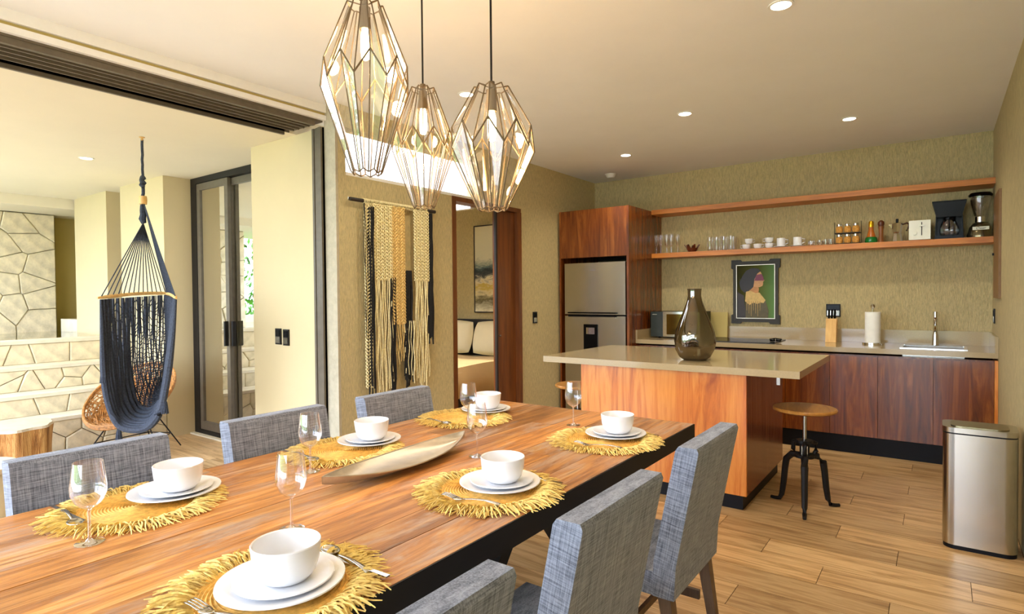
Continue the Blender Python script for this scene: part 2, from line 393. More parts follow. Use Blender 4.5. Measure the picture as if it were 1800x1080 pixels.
# ------------------------------------------------------------------ voronoi rubble stone cladding
def clip(poly, nx, ny, d):
    out = []
    for i, p in enumerate(poly):
        q = poly[(i+1) % len(poly)]; a = p[0]*nx+p[1]*ny-d; c = q[0]*nx+q[1]*ny-d
        if a <= 0: out.append(p)
        if (a < 0) != (c < 0) and abs(a-c) > 1e-12:
            t = a/(a-c); out.append((p[0]+t*(q[0]-p[0]), p[1]+t*(q[1]-p[1])))
    return out
def stones(parent, x, y0, y1, z0, z1, sy, sz, gap=.006, depth=.02, seed=1):
    rnd = random.Random(seed); pts = []
    ny, nz = max(1, round((y1-y0)/sy)), max(1, round((z1-z0)/sz))
    for i in range(ny):
        for j in range(nz):
            pts.append((y0+(i+.5+(.25 if j % 2 else -.2)+rnd.uniform(-.33, .33))*(y1-y0)/ny, z0+(j+.5+rnd.uniform(-.3, .3))*(z1-z0)/nz))
    for i, p in enumerate(pts):
        poly = [(y0, z0), (y1, z0), (y1, z1), (y0, z1)]
        for j, q in enumerate(pts):
            if i == j: continue
            dx, dy = q[0]-p[0], q[1]-p[1]; L = math.hypot(dx, dy); nx, n2 = dx/L, dy/L
            poly = clip(poly, nx, n2, (p[0]+q[0])/2*nx+(p[1]+q[1])/2*n2-gap/2)
            if len(poly) < 3: break
        if len(poly) < 3: continue
        # drop tiny edges
        pl = [poly[0]]
        for v in poly[1:]:
            if math.hypot(v[0]-pl[-1][0], v[1]-pl[-1][1]) > .008: pl.append(v)
        if len(pl) < 3: continue
        cy = sum(v[0] for v in pl)/len(pl); cz = sum(v[1] for v in pl)/len(pl)
        d = depth*rnd.uniform(.7, 1.3); r_ = min(.012, .12*min(y1-y0, z1-z0))
        bb = B()
        L0 = [(0, v[0]-cy, v[1]-cz) for v in pl]; L1 = [(d*.7, a[1], a[2]) for a in L0]
        def sh(a):
            k = math.hypot(a[1], a[2]); f = max(.3, 1-r_/k); return (d*rnd.uniform(.92, 1.08), a[1]*f, a[2]*f)
        L2 = [sh(a) for a in L0]
        V = [[bb.bm.verts.new(q) for q in L] for L in (L0, L1, L2)]; n = len(pl)
        for A, C in zip(V, V[1:]):
            for t in range(n): bb.bm.faces.new((A[t], A[(t+1) % n], C[(t+1) % n], C[t]))
        c = bb.bm.verts.new((d*1.05, 0, 0))
        for t in range(n): bb.bm.faces.new((V[2][t], V[2][(t+1) % n], c))
        bb.build('stone', M_stone, parent, loc=(x, cy, cz))
# terrace of four stepped stone risers, pool on top
TY0, TY1 = -1.2, 2.73
terr = B()
XS = [-6.29, -6.56, -6.84, -7.12]; ZS = [0, .36, .55, .775, 1.0]
for i in range(4): terr.box(-7.14 if i < 3 else -7.3, XS[i], TY0, TY1, ZS[i] if i == 0 else ZS[i]-.005*0, ZS[i+1]-.03)
terrace = struct('wall_terrace', terr, M_mortar)
for i in range(4):
    t = B().box(XS[i]-.29, XS[i]+.03, TY0, TY1, ZS[i+1]-.03, ZS[i+1]).build('tread', M_capstone, terrace, bevel=.006)
stones(terrace, XS[0]+.001, -.2, TY1, 0.0, ZS[1]-.032, .26, .17, seed=3)
for i in (1, 2, 3): stones(terrace, XS[i]+.001, -.2, TY1, ZS[i]+.001, ZS[i+1]-.032, .25, .11 if i != 3 else .19, seed=i+10)
pool = struct('trim_pool', B().box(-9.38, -7.3, TY0, TY1, .80, .965), M_olive)
tag(B().box(-9.37, -7.42, TY0+.02, TY1-.02, .966, .985).build('pool_water', M_water), 'still water of raised plunge pool above stone terrace', 'water'); bpy.data.objects['pool_water']['kind'] = 'stuff'
sw = struct('wall_garden', B().box(-9.7, -9.4, .78, 2.76, .6, 2.5), M_mortar)
stones(sw, -9.399, .78, 2.75, .97, 2.49, .34, .27, seed=5, depth=.03)
struct('wall_garden_low', B().box(-9.7, -9.4, -1.2, .775, .6, 1.1), M_capstone)
struct('wall_niche', B().box(-9.39, -8.64, 2.8, 3.1, .6, 1.14), M_capstone)

# ------------------------------------------------------------------ garden (seen mirrored in the glass door)
struct('ground', B().box(-60, 30, -60, 40, -.5, -.13), M_lawn)
struct('bounce_floor', B().box(-9.5, 4, -7.5, -3.11, -.129, -.01), M_bounce_deck)  # unseen pale deck added to bounce neutral daylight indoors
tb = B(); rr = random.Random(4)
for i in range(2600):
    th, ph = rr.uniform(0, 2*PI), math.acos(rr.uniform(-1, 1)); R_ = 1.5*rr.uniform(.6, 1)**.5
    c = Vector((R_*math.sin(ph)*math.cos(th), R_*math.sin(ph)*math.sin(th), 2.3+1.15*R_*math.cos(ph)))
    q = Matrix.Rotation(rr.uniform(0, 6), 3, 'Z') @ Matrix.Rotation(rr.uniform(-1, 1), 3, 'X')
    vs = [tb.bm.verts.new(c+q @ Vector(p)) for p in ((-.03, 0, 0), (0, -.1, 0), (.03, 0, .01), (0, .1, 0))]; tb.bm.faces.new(vs)
tr = thing('garden_tree', 'leafy green tree mirrored in the patio glass door', 'tree', (-12.2, -.2, 0), group='garden trees outside the patio')
tb.build('leaves', M_leaf, tr, kind='stuff'); B().tube([(0, 0, -.3), (.05, 0, 1.2), (0, .05, 2.2)], [.12, .1, .05], 8).build('trunk', M_bark, tr)
for p in [(-11.6, -3.2, 0), (-15.5, 3.5, 0), (-8.5, -6.0, 0), (-4.5, -8.0, 0), (-13.5, -6, 0), (0, -9.5, 0)]: dup(tr, p, rr.uniform(0, 6))

# ------------------------------------------------------------------ dining table
TX0, TX1, TYa, TYb, TZ = -2.216, -.971, .18, 2.845, .76
table = thing('dining_table', 'long dining table of reclaimed multicoloured boards with black steel edge', 'table', ((TX0+TX1)/2, (TYa+TYb)/2, 0))
tw = (TX1-TX0)/2; tl = (TYb-TYa)/2
rr = random.Random(12)
ws = [.12, .15, .13, .16, .12, .15, .14, .13, .145]; tot = sum(ws); ws = [w_*(2*tw-.008)/tot for w_ in ws]
x = -tw+.004
for w_ in ws:
    cuts = [-tl+.004, tl-.004]
    for _ in range(rr.choice([0, 1, 1])): cuts.append(rr.uniform(-tl*.75, tl*.85))
    cuts.sort()
    for a, c in zip(cuts, cuts[1:]):
        if c-a < .05: continue
        B().box(-w_/2+.0008, w_/2-.0008, -(c-a)/2+.0008, (c-a)/2-.0008, -.022, rr.uniform(-.0006, .0006)).build('board', M_table, table, bevel=.0012, loc=(x+w_/2, (a+c)/2, TZ))
    x += w_
f = B()
f.box(-tw, tw, -tl, -tl+.004, TZ-.075, TZ-.001); f.box(-tw, tw, tl-.004, tl, TZ-.075, TZ-.001)
f.box(-tw, -tw+.004, -tl+.004, tl-.004, TZ-.075, TZ-.001); f.box(tw-.004, tw, -tl+.004, tl-.004, TZ-.075, TZ-.001)
f.box(-tw+.004, tw-.004, -tl+.004, tl-.004, TZ-.028, TZ-.0235)
f.build('steel_frame', M_black, table)
for sx in (-1, 1):
    for sy in (-1, 1):
        xx = tw-.14 if sx > 0 else -tw+.365; p0 = Vector((xx, .09+sy*.03, TZ-.029)); p1 = Vector((xx, .09+sy*.62, 0))
        B().hexa([(xx-.02, p1.y-.03, 0), (xx+.02, p1.y-.03, 0), (xx+.02, p1.y+.03, 0), (xx-.02, p1.y+.03, 0)],
                 [(xx-.02, p0.y-.03, p0.z), (xx+.02, p0.y-.03, p0.z), (xx+.02, p0.y+.03, p0.z), (xx-.02, p0.y+.03, p0.z)]).build('leg', M_black, table)
B().box(-tw+.16, tw-.16, .06, .12, TZ-.07, TZ-.03).build('crossbar', M_black, table)

# ------------------------------------------------------------------ dining chairs (local: back at x=0, seat towards -x, i.e. facing -x)
def make_chair(label):
    t = thing('dining_chair', label, 'chair', group='grey linen dining chairs')
    W = .228
    b = B()   # backrest: slab leaning out
    prof = [(-.005, .385), (.002, .50), (.045, .72), (.078, .885), (.072, .899), (.012, .899), (.002, .885), (-.035, .70), (-.075, .50), (-.078, .385)]
    b.prism(prof, 'y', -W, W); b.build('backrest', M_fabric, t, bevel=.010, seg=3)
    b = B(); b.box(-.385, -.078, -W+.004, W-.004, .385, .465); b.build('seat', M_fabric, t, bevel=.018, seg=3)
    for sy in (-1, 1):
        for nm, x0, dx in (('rear', -.045, .06), ('front', -.345, 0)):
            yc = sy*(W-.035)
            B().hexa([(x0+dx-.014, yc-.014, 0), (x0+dx+.014, yc-.014, 0), (x0+dx+.014, yc+.014, 0), (x0+dx-.014, yc+.014, 0)],
                     [(x0-.022, yc-.022, .384), (x0+.022, yc-.022, .384), (x0+.022, yc+.022, .384), (x0-.022, yc+.022, .384)]).build('leg', M_legwood, t)
        B().box(-.325, -.06, sy*(W-.035)-.008, sy*(W-.035)+.008, .20, .235).build('stretcher', M_legwood, t)
    B().box(-.206, -.190, -W+.044, W-.044, .205, .23).build('stretcher', M_legwood, t)
    return t
chair = make_chair('grey linen dining chair on the right, nearest the camera, only its top showing')
chair.location = (-.70, .635, 0)
dup(chair, (-.70, 1.335, 0), 0, 'grey linen dining chair, middle of the right-hand side')
dup(chair, (-.70, 2.085, 0), 0, 'grey linen dining chair on the right, beside the kitchen island')
dup(chair, (-2.272, .768, 0), PI, 'grey-blue dining chair on the left, nearest the log stool')
dup(chair, (-2.272, 1.45, 0), PI, 'grey-blue dining chair, middle of the left-hand side, before the ivory wall')
dup(chair, (-2.272, 2.13, 0), PI, 'grey dining chair at the far left, under the macrame hanging')

# ------------------------------------------------------------------ place settings
def make_placemat():
    t = thing('placemat', 'x', 'placemat', group='mustard fringed placemats')
    prof = [(0, .004)]; nr = 20; R_ = .172
    for i in range(nr):
        a = R_*i/nr; d_ = R_/nr; prof += [(a+d_*.1, .0022), (a+d_*.5, .0052), (a+d_*.9, .0022)]
    prof += [(R_, .002), (R_, .0004), (0, .0004)]
    B().lathe(prof, 60).build('woven_disc', M_mat, t, smooth=True)
    b = B(); rr = random.Random(3)
    for i in range(640):
        th = 2*PI*i/640+rr.uniform(-.03, .03); L = rr.uniform(.045, .09); sw_ = rr.gauss(0, .022); a = rr.uniform(.152, .172)
        zz = rr.uniform(.002, .013); pts = []; w1, w2 = rr.uniform(0, 6), rr.uniform(.001, .0035)
        for k in range(6):
            q = k/5; rad = a+L*q; tt = th+sw_*q*q/rad+w2*math.sin(w1+q*7)/rad
            pts.append((rad*math.cos(tt), rad*math.sin(tt), .0028+zz*math.sin(PI*min(1, q*1.05))))
        b.tube(pts, [.0016, .0021, .0022, .0022, .0021, .0014], 3)
    b.build('fringe', M_fringe, t, kind='stuff'); return t
def plate_obj(name, R_, cat, group, h=.016):
    prof = [(0, 0), (R_*.55, 0), (R_*.62, .002), (R_*.9, h*.8), (R_, h), (R_*.995, h+.003), (R_*.88, h*.8+.004), (R_*.62, .007), (0, .006)]
    o = B().lathe(prof, 56).build(name, M_china, smooth=True); return tag(o, 'x', cat, group)
def bowl_obj():
    prof = [(0, 0), (.042, 0), (.050, .004), (.062, .018), (.0695, .042), (.0735, .080), (.072, .082), (.069, .080), (.065, .044), (.057, .022), (.040, .008), (0, .007)]
    o = B().lathe(prof, 56).build('bowl', M_china, smooth=True); return tag(o, 'x', 'bowl', 'white bowls on the dining table')
def glass_obj():
    t = thing('wine_glass', 'x', 'wine glass', group='wine glasses on the dining table')
    B().lathe([(0, .0005), (.034, .0005), (.034, .0015), (.012, .004), (.0042, .012), (.0034, .05), (.004, .085), (.012, .094)], 36).build('stem', M_stem, t, smooth=True)
    B().lathe([(.004, .089), (.018, .095), (.032, .109), (.0405, .130), (.0415, .148), (.038, .178), (.0335, .212), (.0325, .212)], 40).build('cup', M_glass, t, smooth=True)
    return t
def fork_obj():
    b = B()
    b.grid(lambda u, v: ((-.195+.13*u)+0, (v-.5)*(.008+.010*(1-u)**2), .003+.006*math.sin(PI*u)), 9, 3)
    b.grid(lambda u, v: (-.065+.03*u, (v-.5)*(.008+.018*min(1, u*1.3)), .003-.002*math.sin(PI*u)), 7, 4)
    for k in range(4):
        yc = -.0105+k*.007
        b.grid(lambda u, v: (-.036+.045*u, yc+(v-.5)*.0042*(1-.4*u), .003+.008*math.sin(PI*.6*u)), 5, 2)
    o = b.build('fork', M_cutlery, solid=.0018, smooth=True); return tag(o, 'x', 'fork', 'forks on the dining table')
def knife_obj():
    b = B(); b.prism([(-.21, -.006), (-.10, -.0045), (-.10, .0045), (-.21, .006)], 'z', .001, .0045)
    b.prism([(-.10, -.0045), (-.02, -.009), (.0, -.004), (.008, .0045), (-.10, .0045)], 'z', .0018, .0032)
    o = b.build('knife', M_cutlery, bevel=.0007); return tag(o, 'x', 'knife', 'knives on the dining table')
def spoon_obj():
    b = B()
    b.grid(lambda u, v: (-.19+.14*u, (v-.5)*(.006+.010*(1-u)**2), .003+.006*math.sin(PI*u)), 9, 3)
    def bw(u, v):
        a = u*PI; rx = .030*math.cos(a); wy = .020*math.sin(a)
        y = (v*2-1)*wy; q = (rx/.030)**2+(y/.020)**2
        return (-.022-rx, y, .001+.006*q)
    b.grid(bw, 13, 7)
    o = b.build('spoon', M_cutlery, solid=.0018, smooth=True); return tag(o, 'x', 'spoon', 'spoons on the dining table')
protos = None
def setting(x, y, side, where, gl, jit):
    """side=-1: diner on the right side looking to -x; +1: diner on the left looking to +x"""
    global protos
    first = protos is None
    if first:
        protos = dict(mat=make_placemat(), dp=plate_obj('dinner_plate', .134, 'plate', 'white dinner plates on the dining table'),
                      sp=plate_obj('side_plate', .105, 'plate', 'white side plates on the dining table', .014), bowl=bowl_obj(), glass=glass_obj(), fork=fork_obj(), knife=knife_obj(), spoon=spoon_obj())
    def put(k, loc, rz, label):
        o = protos[k] if first else copy_tree(protos[k]); o.location = loc; o.rotation_euler = (0, 0, rz); o['label'] = label
    z = TZ+.001
    put('mat', (x, y, z), jit, 'round mustard placemat with long fringe at '+where)
    px, py = x+.01*side*-1, y+jit*.05
    put('dp', (px, py, z+.0054), 0, 'large white dinner plate at '+where)
    put('sp', (px+.004, py+.004, z+.0130), 0, 'smaller white plate under the bowl at '+where)
    put('bowl', (px+.006, py+.008, z+.0205), 0, 'deep white bowl at '+where)
    put('glass', (gl[0], gl[1], z), 0, 'empty stemmed wine glass at '+where)
    rz = PI if side < 0 else 0   # handle towards the diner
    sg = 1 if side < 0 else -1
    put('fork', (x+sg*-.055, y-sg*.150, z+.009), rz+.18*sg*-1*(-1), 'steel fork at '+where)
    put('knife', (x+sg*-.03, y+sg*.152, z+.009), rz+.05, 'steel table knife at '+where)
    put('spoon', (x+sg*-.06, y+sg*.175, z+.009), rz-.12, 'steel spoon at '+where)
setting(-1.172, .725, -1, 'the nearest right-hand place', (-1.434, .94), .2)
setting(-1.190, 1.502, -1, 'the middle right-hand place', (-1.480, 1.795), .9)
setting(-1.180, 2.30, -1, 'the far right-hand place by the island', (-1.446, 2.49), 1.7)
setting(-1.985, .775, 1, 'the nearest left-hand place', (-1.791, .585), 2.3)
setting(-1.985, 1.545, 1, 'the middle left-hand place behind the boat bowl', (-1.852, 1.294), 2.9)
setting(-1.995, 2.31, 1, 'the far left-hand place under the macrame', (-1.850, 2.18), 4.0)
# boat shaped tray
def boat(u, v, t_):
    s_ = u*2-1; yy = s_*.375; wd = .100*max(0, 1-abs(s_)**2.3)+.0015
    a = (v*2-1); zr = .030+.028*abs(s_)**2
    dep = (zr-.004)*(1-.55*abs(s_)**3)
    off = t_*.006
    return (a*(wd-off*.6), yy*(1-t_*.012), zr-(dep-off)*(1-abs(a)**2.2))
b = B(); b.grid(lambda u, v: boat(u, v, 0), 41, 15); b.grid(lambda u, v: boat(u, v, 1), 41, 15)
bmesh.ops.remove_doubles(b.bm, verts=b.bm.verts, dist=.0004)
br = B(); pts = [boat(i/40, 0, .5) for i in range(41)]+[boat(i/40, 1, .5) for i in range(39, 0, -1)]
boatt = thing('boat_bowl', 'long hammered pewter boat-shaped bowl in the centre of the table', 'bowl', (-1.622, 1.535, TZ+.001), .055)
b.build('hull', M_pewter, boatt, smooth=True); br.tube(pts, .0028, 6, closed=True).build('rim', M_pewter, boatt, smooth=True)

# ------------------------------------------------------------------ pendants
def pendant(x, y, z0, z1, R_, fmid, fval, label, N=9, rot=0):
    t = thing('pendant_lamp', label, 'pendant lamp', (x, y, z0), rot, 'faceted glass pendant lamps')
    hgt = z1-z0; rt_, rb_ = R_*.40, R_*.36
    def P(k, lv):
        a = 2*PI*k/(2*N); pk = k % 2 == 0
        if lv == 0: r_, z = (rt_ if pk else rt_*.82), hgt-(0 if pk else .018*hgt)
        elif lv == 1: r_, z = (R_*.93, hgt*(1-fmid)) if pk else (R_, hgt*(1-fval))
        else: r_, z = (rb_*.86 if pk else rb_), (0 if pk else .018*hgt)
        return Vector((r_*math.cos(a), r_*math.sin(a), z))
    f = B(); g = .0024
    for k in range(2*N):
        f.tube([P(k, 0), P(k, 1)], g, 5); f.tube([P(k, 1), P(k, 2)], g, 5)
        for lv in (0, 1, 2): f.tube([P(k, lv), P(k+1, lv)], g if lv != 1 else g*1.3, 5)
    for k in range(0, 2*N, 6): f.tube([P(k, 0), (0, 0, hgt-.004)], g, 5)
    f.build('brass_frame', M_brass, t)
    for lv in (0, 1):
        for k in range(2*N):
            q = B(); c = [P(k, lv), P(k+1, lv), P(k+1, lv+1), P(k, lv+1)]
            vs = [q.bm.verts.new(p) for p in c]; q.bm.faces.new((vs[0], vs[1], vs[2])); q.bm.faces.new((vs[0], vs[2], vs[3]))
            q.build('pane', M_pane, t)
    B().tube([(0, 0, hgt-.002), (0, 0, hgt+.02)], .012, 10).build('cap', M_brass, t)
    B().tube([(0, 0, hgt+.018), (0, 0, HC-z0-.03)], .004, 8).build('cord', M_black, t)
    B().cyl((0, 0, HC-z0-.03), .05, .029, 24).build('ceiling_rose', M_brass, t)
    B().cyl((0, 0, hgt-.085), .019, .075, 16).build('socket', M_brass, t)
    bl = B().lathe([(0, 0), (.013, .008), (.0155, .03), (.0155, .085), (.011, .105), (.011, .11)], 18, (0, 0, hgt-.193)).build('bulb', M_bulb, t, smooth=True)
    lamp('bulb_light', 'POINT', (0, 0, hgt-.235), 5, (1, .62, .3), t, shadow_soft_size=.03)
    return t
pendant(-1.617, 1.375, 1.821, 2.405, .152, .35, .49, 'tallest faceted glass pendant lamp, left of the three', 9, .1)
pendant(-1.774, 1.815, 1.768, 2.269, .132, .37, .52, 'small faceted glass pendant lamp hanging between and behind the other two', 9, .25)
pendant(-1.293, 1.667, 1.698, 2.133, .152, .33, .52, 'wide squat faceted glass pendant lamp, right of the three', 9, .4)

# ------------------------------------------------------------------ downlights, smoke detector
def downlight(x, y, z, label, e=24):
    t = thing('downlight', label, 'ceiling light', (x, y, z), 0, 'round recessed downlights')
    B().lathe([(.045, -.001), (.058, -.001), (.058, -.005), (.046, -.006)], 32).build('trim_ring', M_white, t)
    B().cyl((0, 0, -.004), .045, .003, 32).build('lens', M_led, t)
    if e: 
        o = lamp('spot_light', 'SPOT', (0, 0, -.02), e, (1, .90, .72), t, spot_size=2.5, spot_blend=.8, shadow_soft_size=.05)
downlight(-.625, 3.067, HC, 'bright round ceiling downlight nearest the camera, above the floor by the island')
downlight(-2.626, 3.108, HC, 'round ceiling downlight half hidden behind the glass pendants')
downlight(-1.588, 4.452, HC, 'round ceiling downlight above the middle of the kitchen island')
downlight(-.595, 5.385, HC, 'round ceiling downlight at right, in front of the shelves')
downlight(-2.526, 5.41, HC, 'small round ceiling downlight in front of the fridge cabinet')
downlight(-6.00, 2.0, ZP, 'round ceiling downlight over the patio, left of the hammock chair', 10)
sdt = thing('smoke_detector', 'small white dome smoke detector on ceiling by the back corner', 'smoke detector', (-3.06, 6.15, HC))
B().lathe([(0, -.045), (.035, -.045), (.05, -.03), (.055, -.012)], 28).build('dome', M_white, sdt, smooth=True)
B().cyl((0, 0, -.012), .062, .011, 28).build('base', M_white, sdt)

# ------------------------------------------------------------------ kitchen island
IX0, IX1, IY0, IY1, IZ = -2.491, -.678, 3.833, 4.995, .925
isl = thing('kitchen_island', 'kitchen island with orange tropical wood base and black plinth', 'kitchen island', (-1.59, 4.41, 0))
bx0, bx1, by0, by1 = -2.187+1.59, -.996+1.59, 3.885-4.41, 4.94-4.41
wid = (bx1-bx0)
for k in range(1):
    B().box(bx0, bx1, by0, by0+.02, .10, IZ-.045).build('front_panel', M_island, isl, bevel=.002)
B().box(bx1-.02, bx1, by0+.0205, by1, .10, IZ-.045).build('side_panel', M_redwood, isl, bevel=.002)  # darker red wood puts the shade on the island's side into its colour
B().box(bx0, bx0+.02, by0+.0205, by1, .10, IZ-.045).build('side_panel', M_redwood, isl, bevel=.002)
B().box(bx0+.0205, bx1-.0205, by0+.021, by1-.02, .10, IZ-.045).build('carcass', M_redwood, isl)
B().box(bx0+.03, bx1-.03, by0+.035, by1-.03, 0, .0995).build('plinth', M_plinth, isl)
B().box(IX0+1.59, IX1+1.59, IY0-4.41, IY1-4.41, IZ-.044, IZ).build('countertop', M_quartz, isl, bevel=.002)
B().box(bx1+.165, bx1+.185, -.46, -.44, IZ-.105, IZ-.045).build('bracket', M_steel, isl)
# vase
vs_ = thing('glass_vase', 'large smoky brown glass vase with pressed dimples on the island', 'vase', (-1.417, 4.155, IZ+.001))
prof = [(0, 0), (.075, 0), (.105, .02), (.135, .075), (.147, .135), (.135, .20), (.105, .28), (.073, .36), (.052, .42), (.045, .455), (.047, .50)]
pin = [(max(0, r-.006), z+.006) for r, z in prof[::-1]]
bb = B(); bb.lathe(prof, 64)
for v in bb.bm.verts:
    for (ta, tz, rad, dp) in ((-2.65, .155, .055, .022), (-.6, .20, .06, .02), (-1.3, .10, .05, .016), (1.5, .15, .07, .02)):
        c = Vector((.14*math.cos(ta), .14*math.sin(ta), tz)); d = (v.co-c).length
        if d < rad and v.co.z > .01: 
            k = dp*(1-(d/rad)**2)**.8; n_ = Vector((v.co.x, v.co.y, 0)).normalized(); v.co -= n_*k
bmesh.ops.subdivide_edges(bb.bm, edges=[], cuts=1)
bb.build('body', M_smoke, vs_, smooth=True)
B().lathe([(.0475, .495), (.049, .505), (.045, .505), (.044, .47)], 40).build('lip', M_smoke, vs_, smooth=True)
B().lathe([(0, .002), (.07, .002), (.095, .018), (.06, .012), (0, .01)], 40).build('base', M_blackplastic, vs_, smooth=True)

# ------------------------------------------------------------------ stools
def make_stool(loc, label, rz):
    t = thing('stool', label, 'stool', loc, rz, 'industrial stools at the island')
    st = B(); st.lathe([(0, .628), (.17, .628), (.188, .636), (.19, .646), (.184, .654), (0, .655)], 48); st.build('seat', M_seatwood, t, smooth=True)
    B().lathe([(0, .33), (.012, .33), (.012, .60), (.05, .62), (.05, .628), (0, .628)], 16).build('screw', M_steel, t)
    hub = B(); hub.cyl((0, 0, .33), .030, .11, 16); hub.cyl((0, 0, .33), .06, .018, 20); hub.cyl((0, 0, .425), .05, .018, 20); hub.build('hub', M_black, t, smooth=True)
    for k in range(3):
        a = 2*PI*k/3+PI/2
        def Q(r_, z): return (r_*math.cos(a), r_*math.sin(a), z)
        B().tube([Q(.045, .43), Q(.075, .42), Q(.078, .37), Q(.055, .335)], .014, 8).build('yoke', M_black, t, smooth=True)
        B().tube([Q(.03, .34), Q(.085, .335), Q(.125, .295), Q(.135, .23), Q(.145, .13), Q(.158, .05), Q(.175, .016), Q(.205, .010), Q(.235, .009)],
                 [.019, .022, .022, .020, .019, .017, .014, .012, .011], 8).build('leg', M_black, t, smooth=True)
    B().box(-.018, .018, -.036, .036, .345, .41).build('nut', M_steel, t, bevel=.003)
    return t
stl = make_stool((-.712, 4.19, 0), 'round wooden swivel stool on black iron legs at the island, in full view', -2.974)
dup(stl, (-2.44, 4.28, 0), .3, 'round wooden stool mostly hidden behind the left of the island')

# ------------------------------------------------------------------ tall fridge cabinet
cab = thing('fridge_cabinet', 'tall dark red wooden cabinet surrounding the fridge', 'cabinet', (-3.03, 6.1, 0))
def cb(x0, x1, y0, y1, z0, z1): return B().box(x0+3.03, x1+3.03, y0-6.1, y1-6.1, z0, z1)
CX0, CX1, CY, CZ = -3.452, -2.615, 5.66, 2.318
cb(CX0, CX0+.02, CY, YB-.005, 0, CZ).build('side_panel', M_redwood, cab)
cb(CX1-.025, CX1, CY, YB-.005, 0, CZ).build('side_panel', M_redwood, cab)
cb(CX0+.021, CX1-.026, CY+.02, YB-.005, CZ-.02, CZ).build('top_panel', M_redwood, cab)
cb(CX0+.021, CX1-.026, CY+.001, CY+.02, 1.80, CZ-.021 + .02).build('door', M_redwood, cab, bevel=.002)
cb(CX0+.021, CX1-.026, CY+.021, YB-.005, 1.80, 1.82).build('shelf', M_redwood, cab)
cb(CX0+.021, CX1-.026, YB-.03, YB-.006, 0, 1.79).build('back_panel', M_dark, cab)
fr = thing('refrigerator', 'stainless steel top freezer refrigerator with water dispenser', 'refrigerator', (-3.02, 5.66, 0))
FX0, FX1 = -.365, .365
B().box(FX0+.004, FX1-.004, .06, .70, .02, 1.735).build('body', M_blackplastic, fr, bevel=.004)
B().box(FX0, FX1, 0, .055, 1.182, 1.74).build('freezer_door', M_steel, fr, bevel=.012, seg=3)
dn = B().box(FX0, FX1, 0, .055, .06, 1.165).build('fridge_door', M_steel, fr, bevel=.012, seg=3)
for z in (1.192, 1.142):
    B().box(FX0+.05, FX1-.10, -.028, -.002, z, z+.014).build('handle', M_blackplastic if z > 1.16 else M_steel, fr, bevel=.003)
B().box(FX0+.05, FX1-.10, -.016, 0, 1.157, 1.166).build('handle_shadow_gap', M_dark, fr)
ds = B().box(-.125, .04, -.012, 0.0, .77, 1.075).build('water_dispenser', M_blackplastic, fr, bevel=.004)
B().box(-.09, .01, -.016, -.0125, .97, 1.04).build('dispenser_tap', M_chrome, ds, bevel=.003)
B().box(-.05, .02, -.0015, .0, 1.655, 1.665).build('emblem', M_chrome, fr)
for sx in (FX0+.05, FX1-.05): B().cyl((sx, .35, 0), .02, .02, 12).build('foot', M_blackplastic, fr)

# ------------------------------------------------------------------ lower cabinets + worktop
KY = 5.835
edges = [-2.615, -2.25, -1.875, -1.513, -1.152, -.791, -.432, -.049, .333]
for i, (a, c) in enumerate(zip(edges, edges[1:])):
    nm = ['beside the fridge cabinet', 'second from the fridge cabinet', 'under the left of the cooktop', 'under the right of the cooktop', 'just right of the island', 'middle of the four beyond the stool', 'left of the steel bin under the sink', 'in the right-hand corner by the bin'][i]
    t = thing('base_cabinet', 'dark red wooden base cabinet '+nm, 'cabinet', ((a+c)/2, KY, 0), 0, 'red wood base cabinets')
    hw = (c-a)/2
    B().box(-hw+.001, hw-.001, .021, .62, .155, .858).build('body', M_redwood, t)
    B().box(-hw+.0015, hw-.0015, 0, .02, .158, .845).build('door', M_redwood, t, bevel=.0015)
B_ = thing('cabinet_plinth', 'black kick plinth running under the base cabinets', 'plinth', (0, KY, 0)); B().box(-2.614, .355, .025, .045, 0, .154).build('board', M_plinth, B_)
tag(B().box(.334, .3555, KY, KY+.6, .155, .86).build('filler_panel', M_island), 'narrow orange wood filler strip between last cabinet and right wall', 'panel')
wt = thing('worktop', 'long taupe stone worktop with upstand along the back wall', 'worktop', (0, 0, .878))
# sink cut-out: build the slab around it
SX0, SX1, SY0, SY1 = -.27, .16, 5.98, 6.33
for (x0, x1, y0, y1) in [(-2.613, SX0, KY-.02, YB-.003), (SX1, .355, KY-.02, YB-.003), (SX0, SX1, KY-.02, SY0), (SX0, SX1, SY1, YB-.003)]:
    B().box(x0, x1, y0, y1, 0, .042).build('slab', M_quartz, wt)
B().box(-2.613, .355, YB-.023, YB-.003, .0425, .165).build('upstand', M_quartz, wt)
B().box(.335, .355, KY-.02, YB-.0235, .0425, .165).build('upstand', M_quartz, wt)
B().box(-2.613, -2.595, KY-.02, YB-.0235, .0425, .14).build('upstand', M_quartz, wt)
sk = thing('sink', 'stainless steel sink set into the worktop near the right wall', 'sink', ((SX0+SX1)/2, (SY0+SY1)/2, .921))
hw, hh = (SX1-SX0)/2-.003, (SY1-SY0)/2-.003
b = B(); b.box(-hw, hw, -hh, -hh+.003, -.17, 0); b.box(-hw, hw, hh-.003, hh, -.17, 0); b.box(-hw, -hw+.003, -hh, hh, -.17, 0); b.box(hw-.003, hw, -hh, hh, -.17, 0); b.box(-hw, hw, -hh, hh, -.173, -.17)
b.build('basin', M_steel, sk)
b = B(); o_ = .016; b.box(-hw-o_, hw+o_, -hh-o_, -hh, 0, .004); b.box(-hw-o_, hw+o_, hh, hh+o_, 0, .004); b.box(-hw-o_, -hw, -hh, hh, 0, .004); b.box(hw, hw+o_, -hh, hh, 0, .004)
b.build('rim', M_chrome, sk, bevel=.001)
fc = thing('faucet', 'chrome pillar kitchen faucet behind the sink', 'faucet', (-.041, 6.43, .921))
B().cyl((0, 0, 0), .026, .10, 20, .021).build('base', M_chrome, fc, smooth=True)
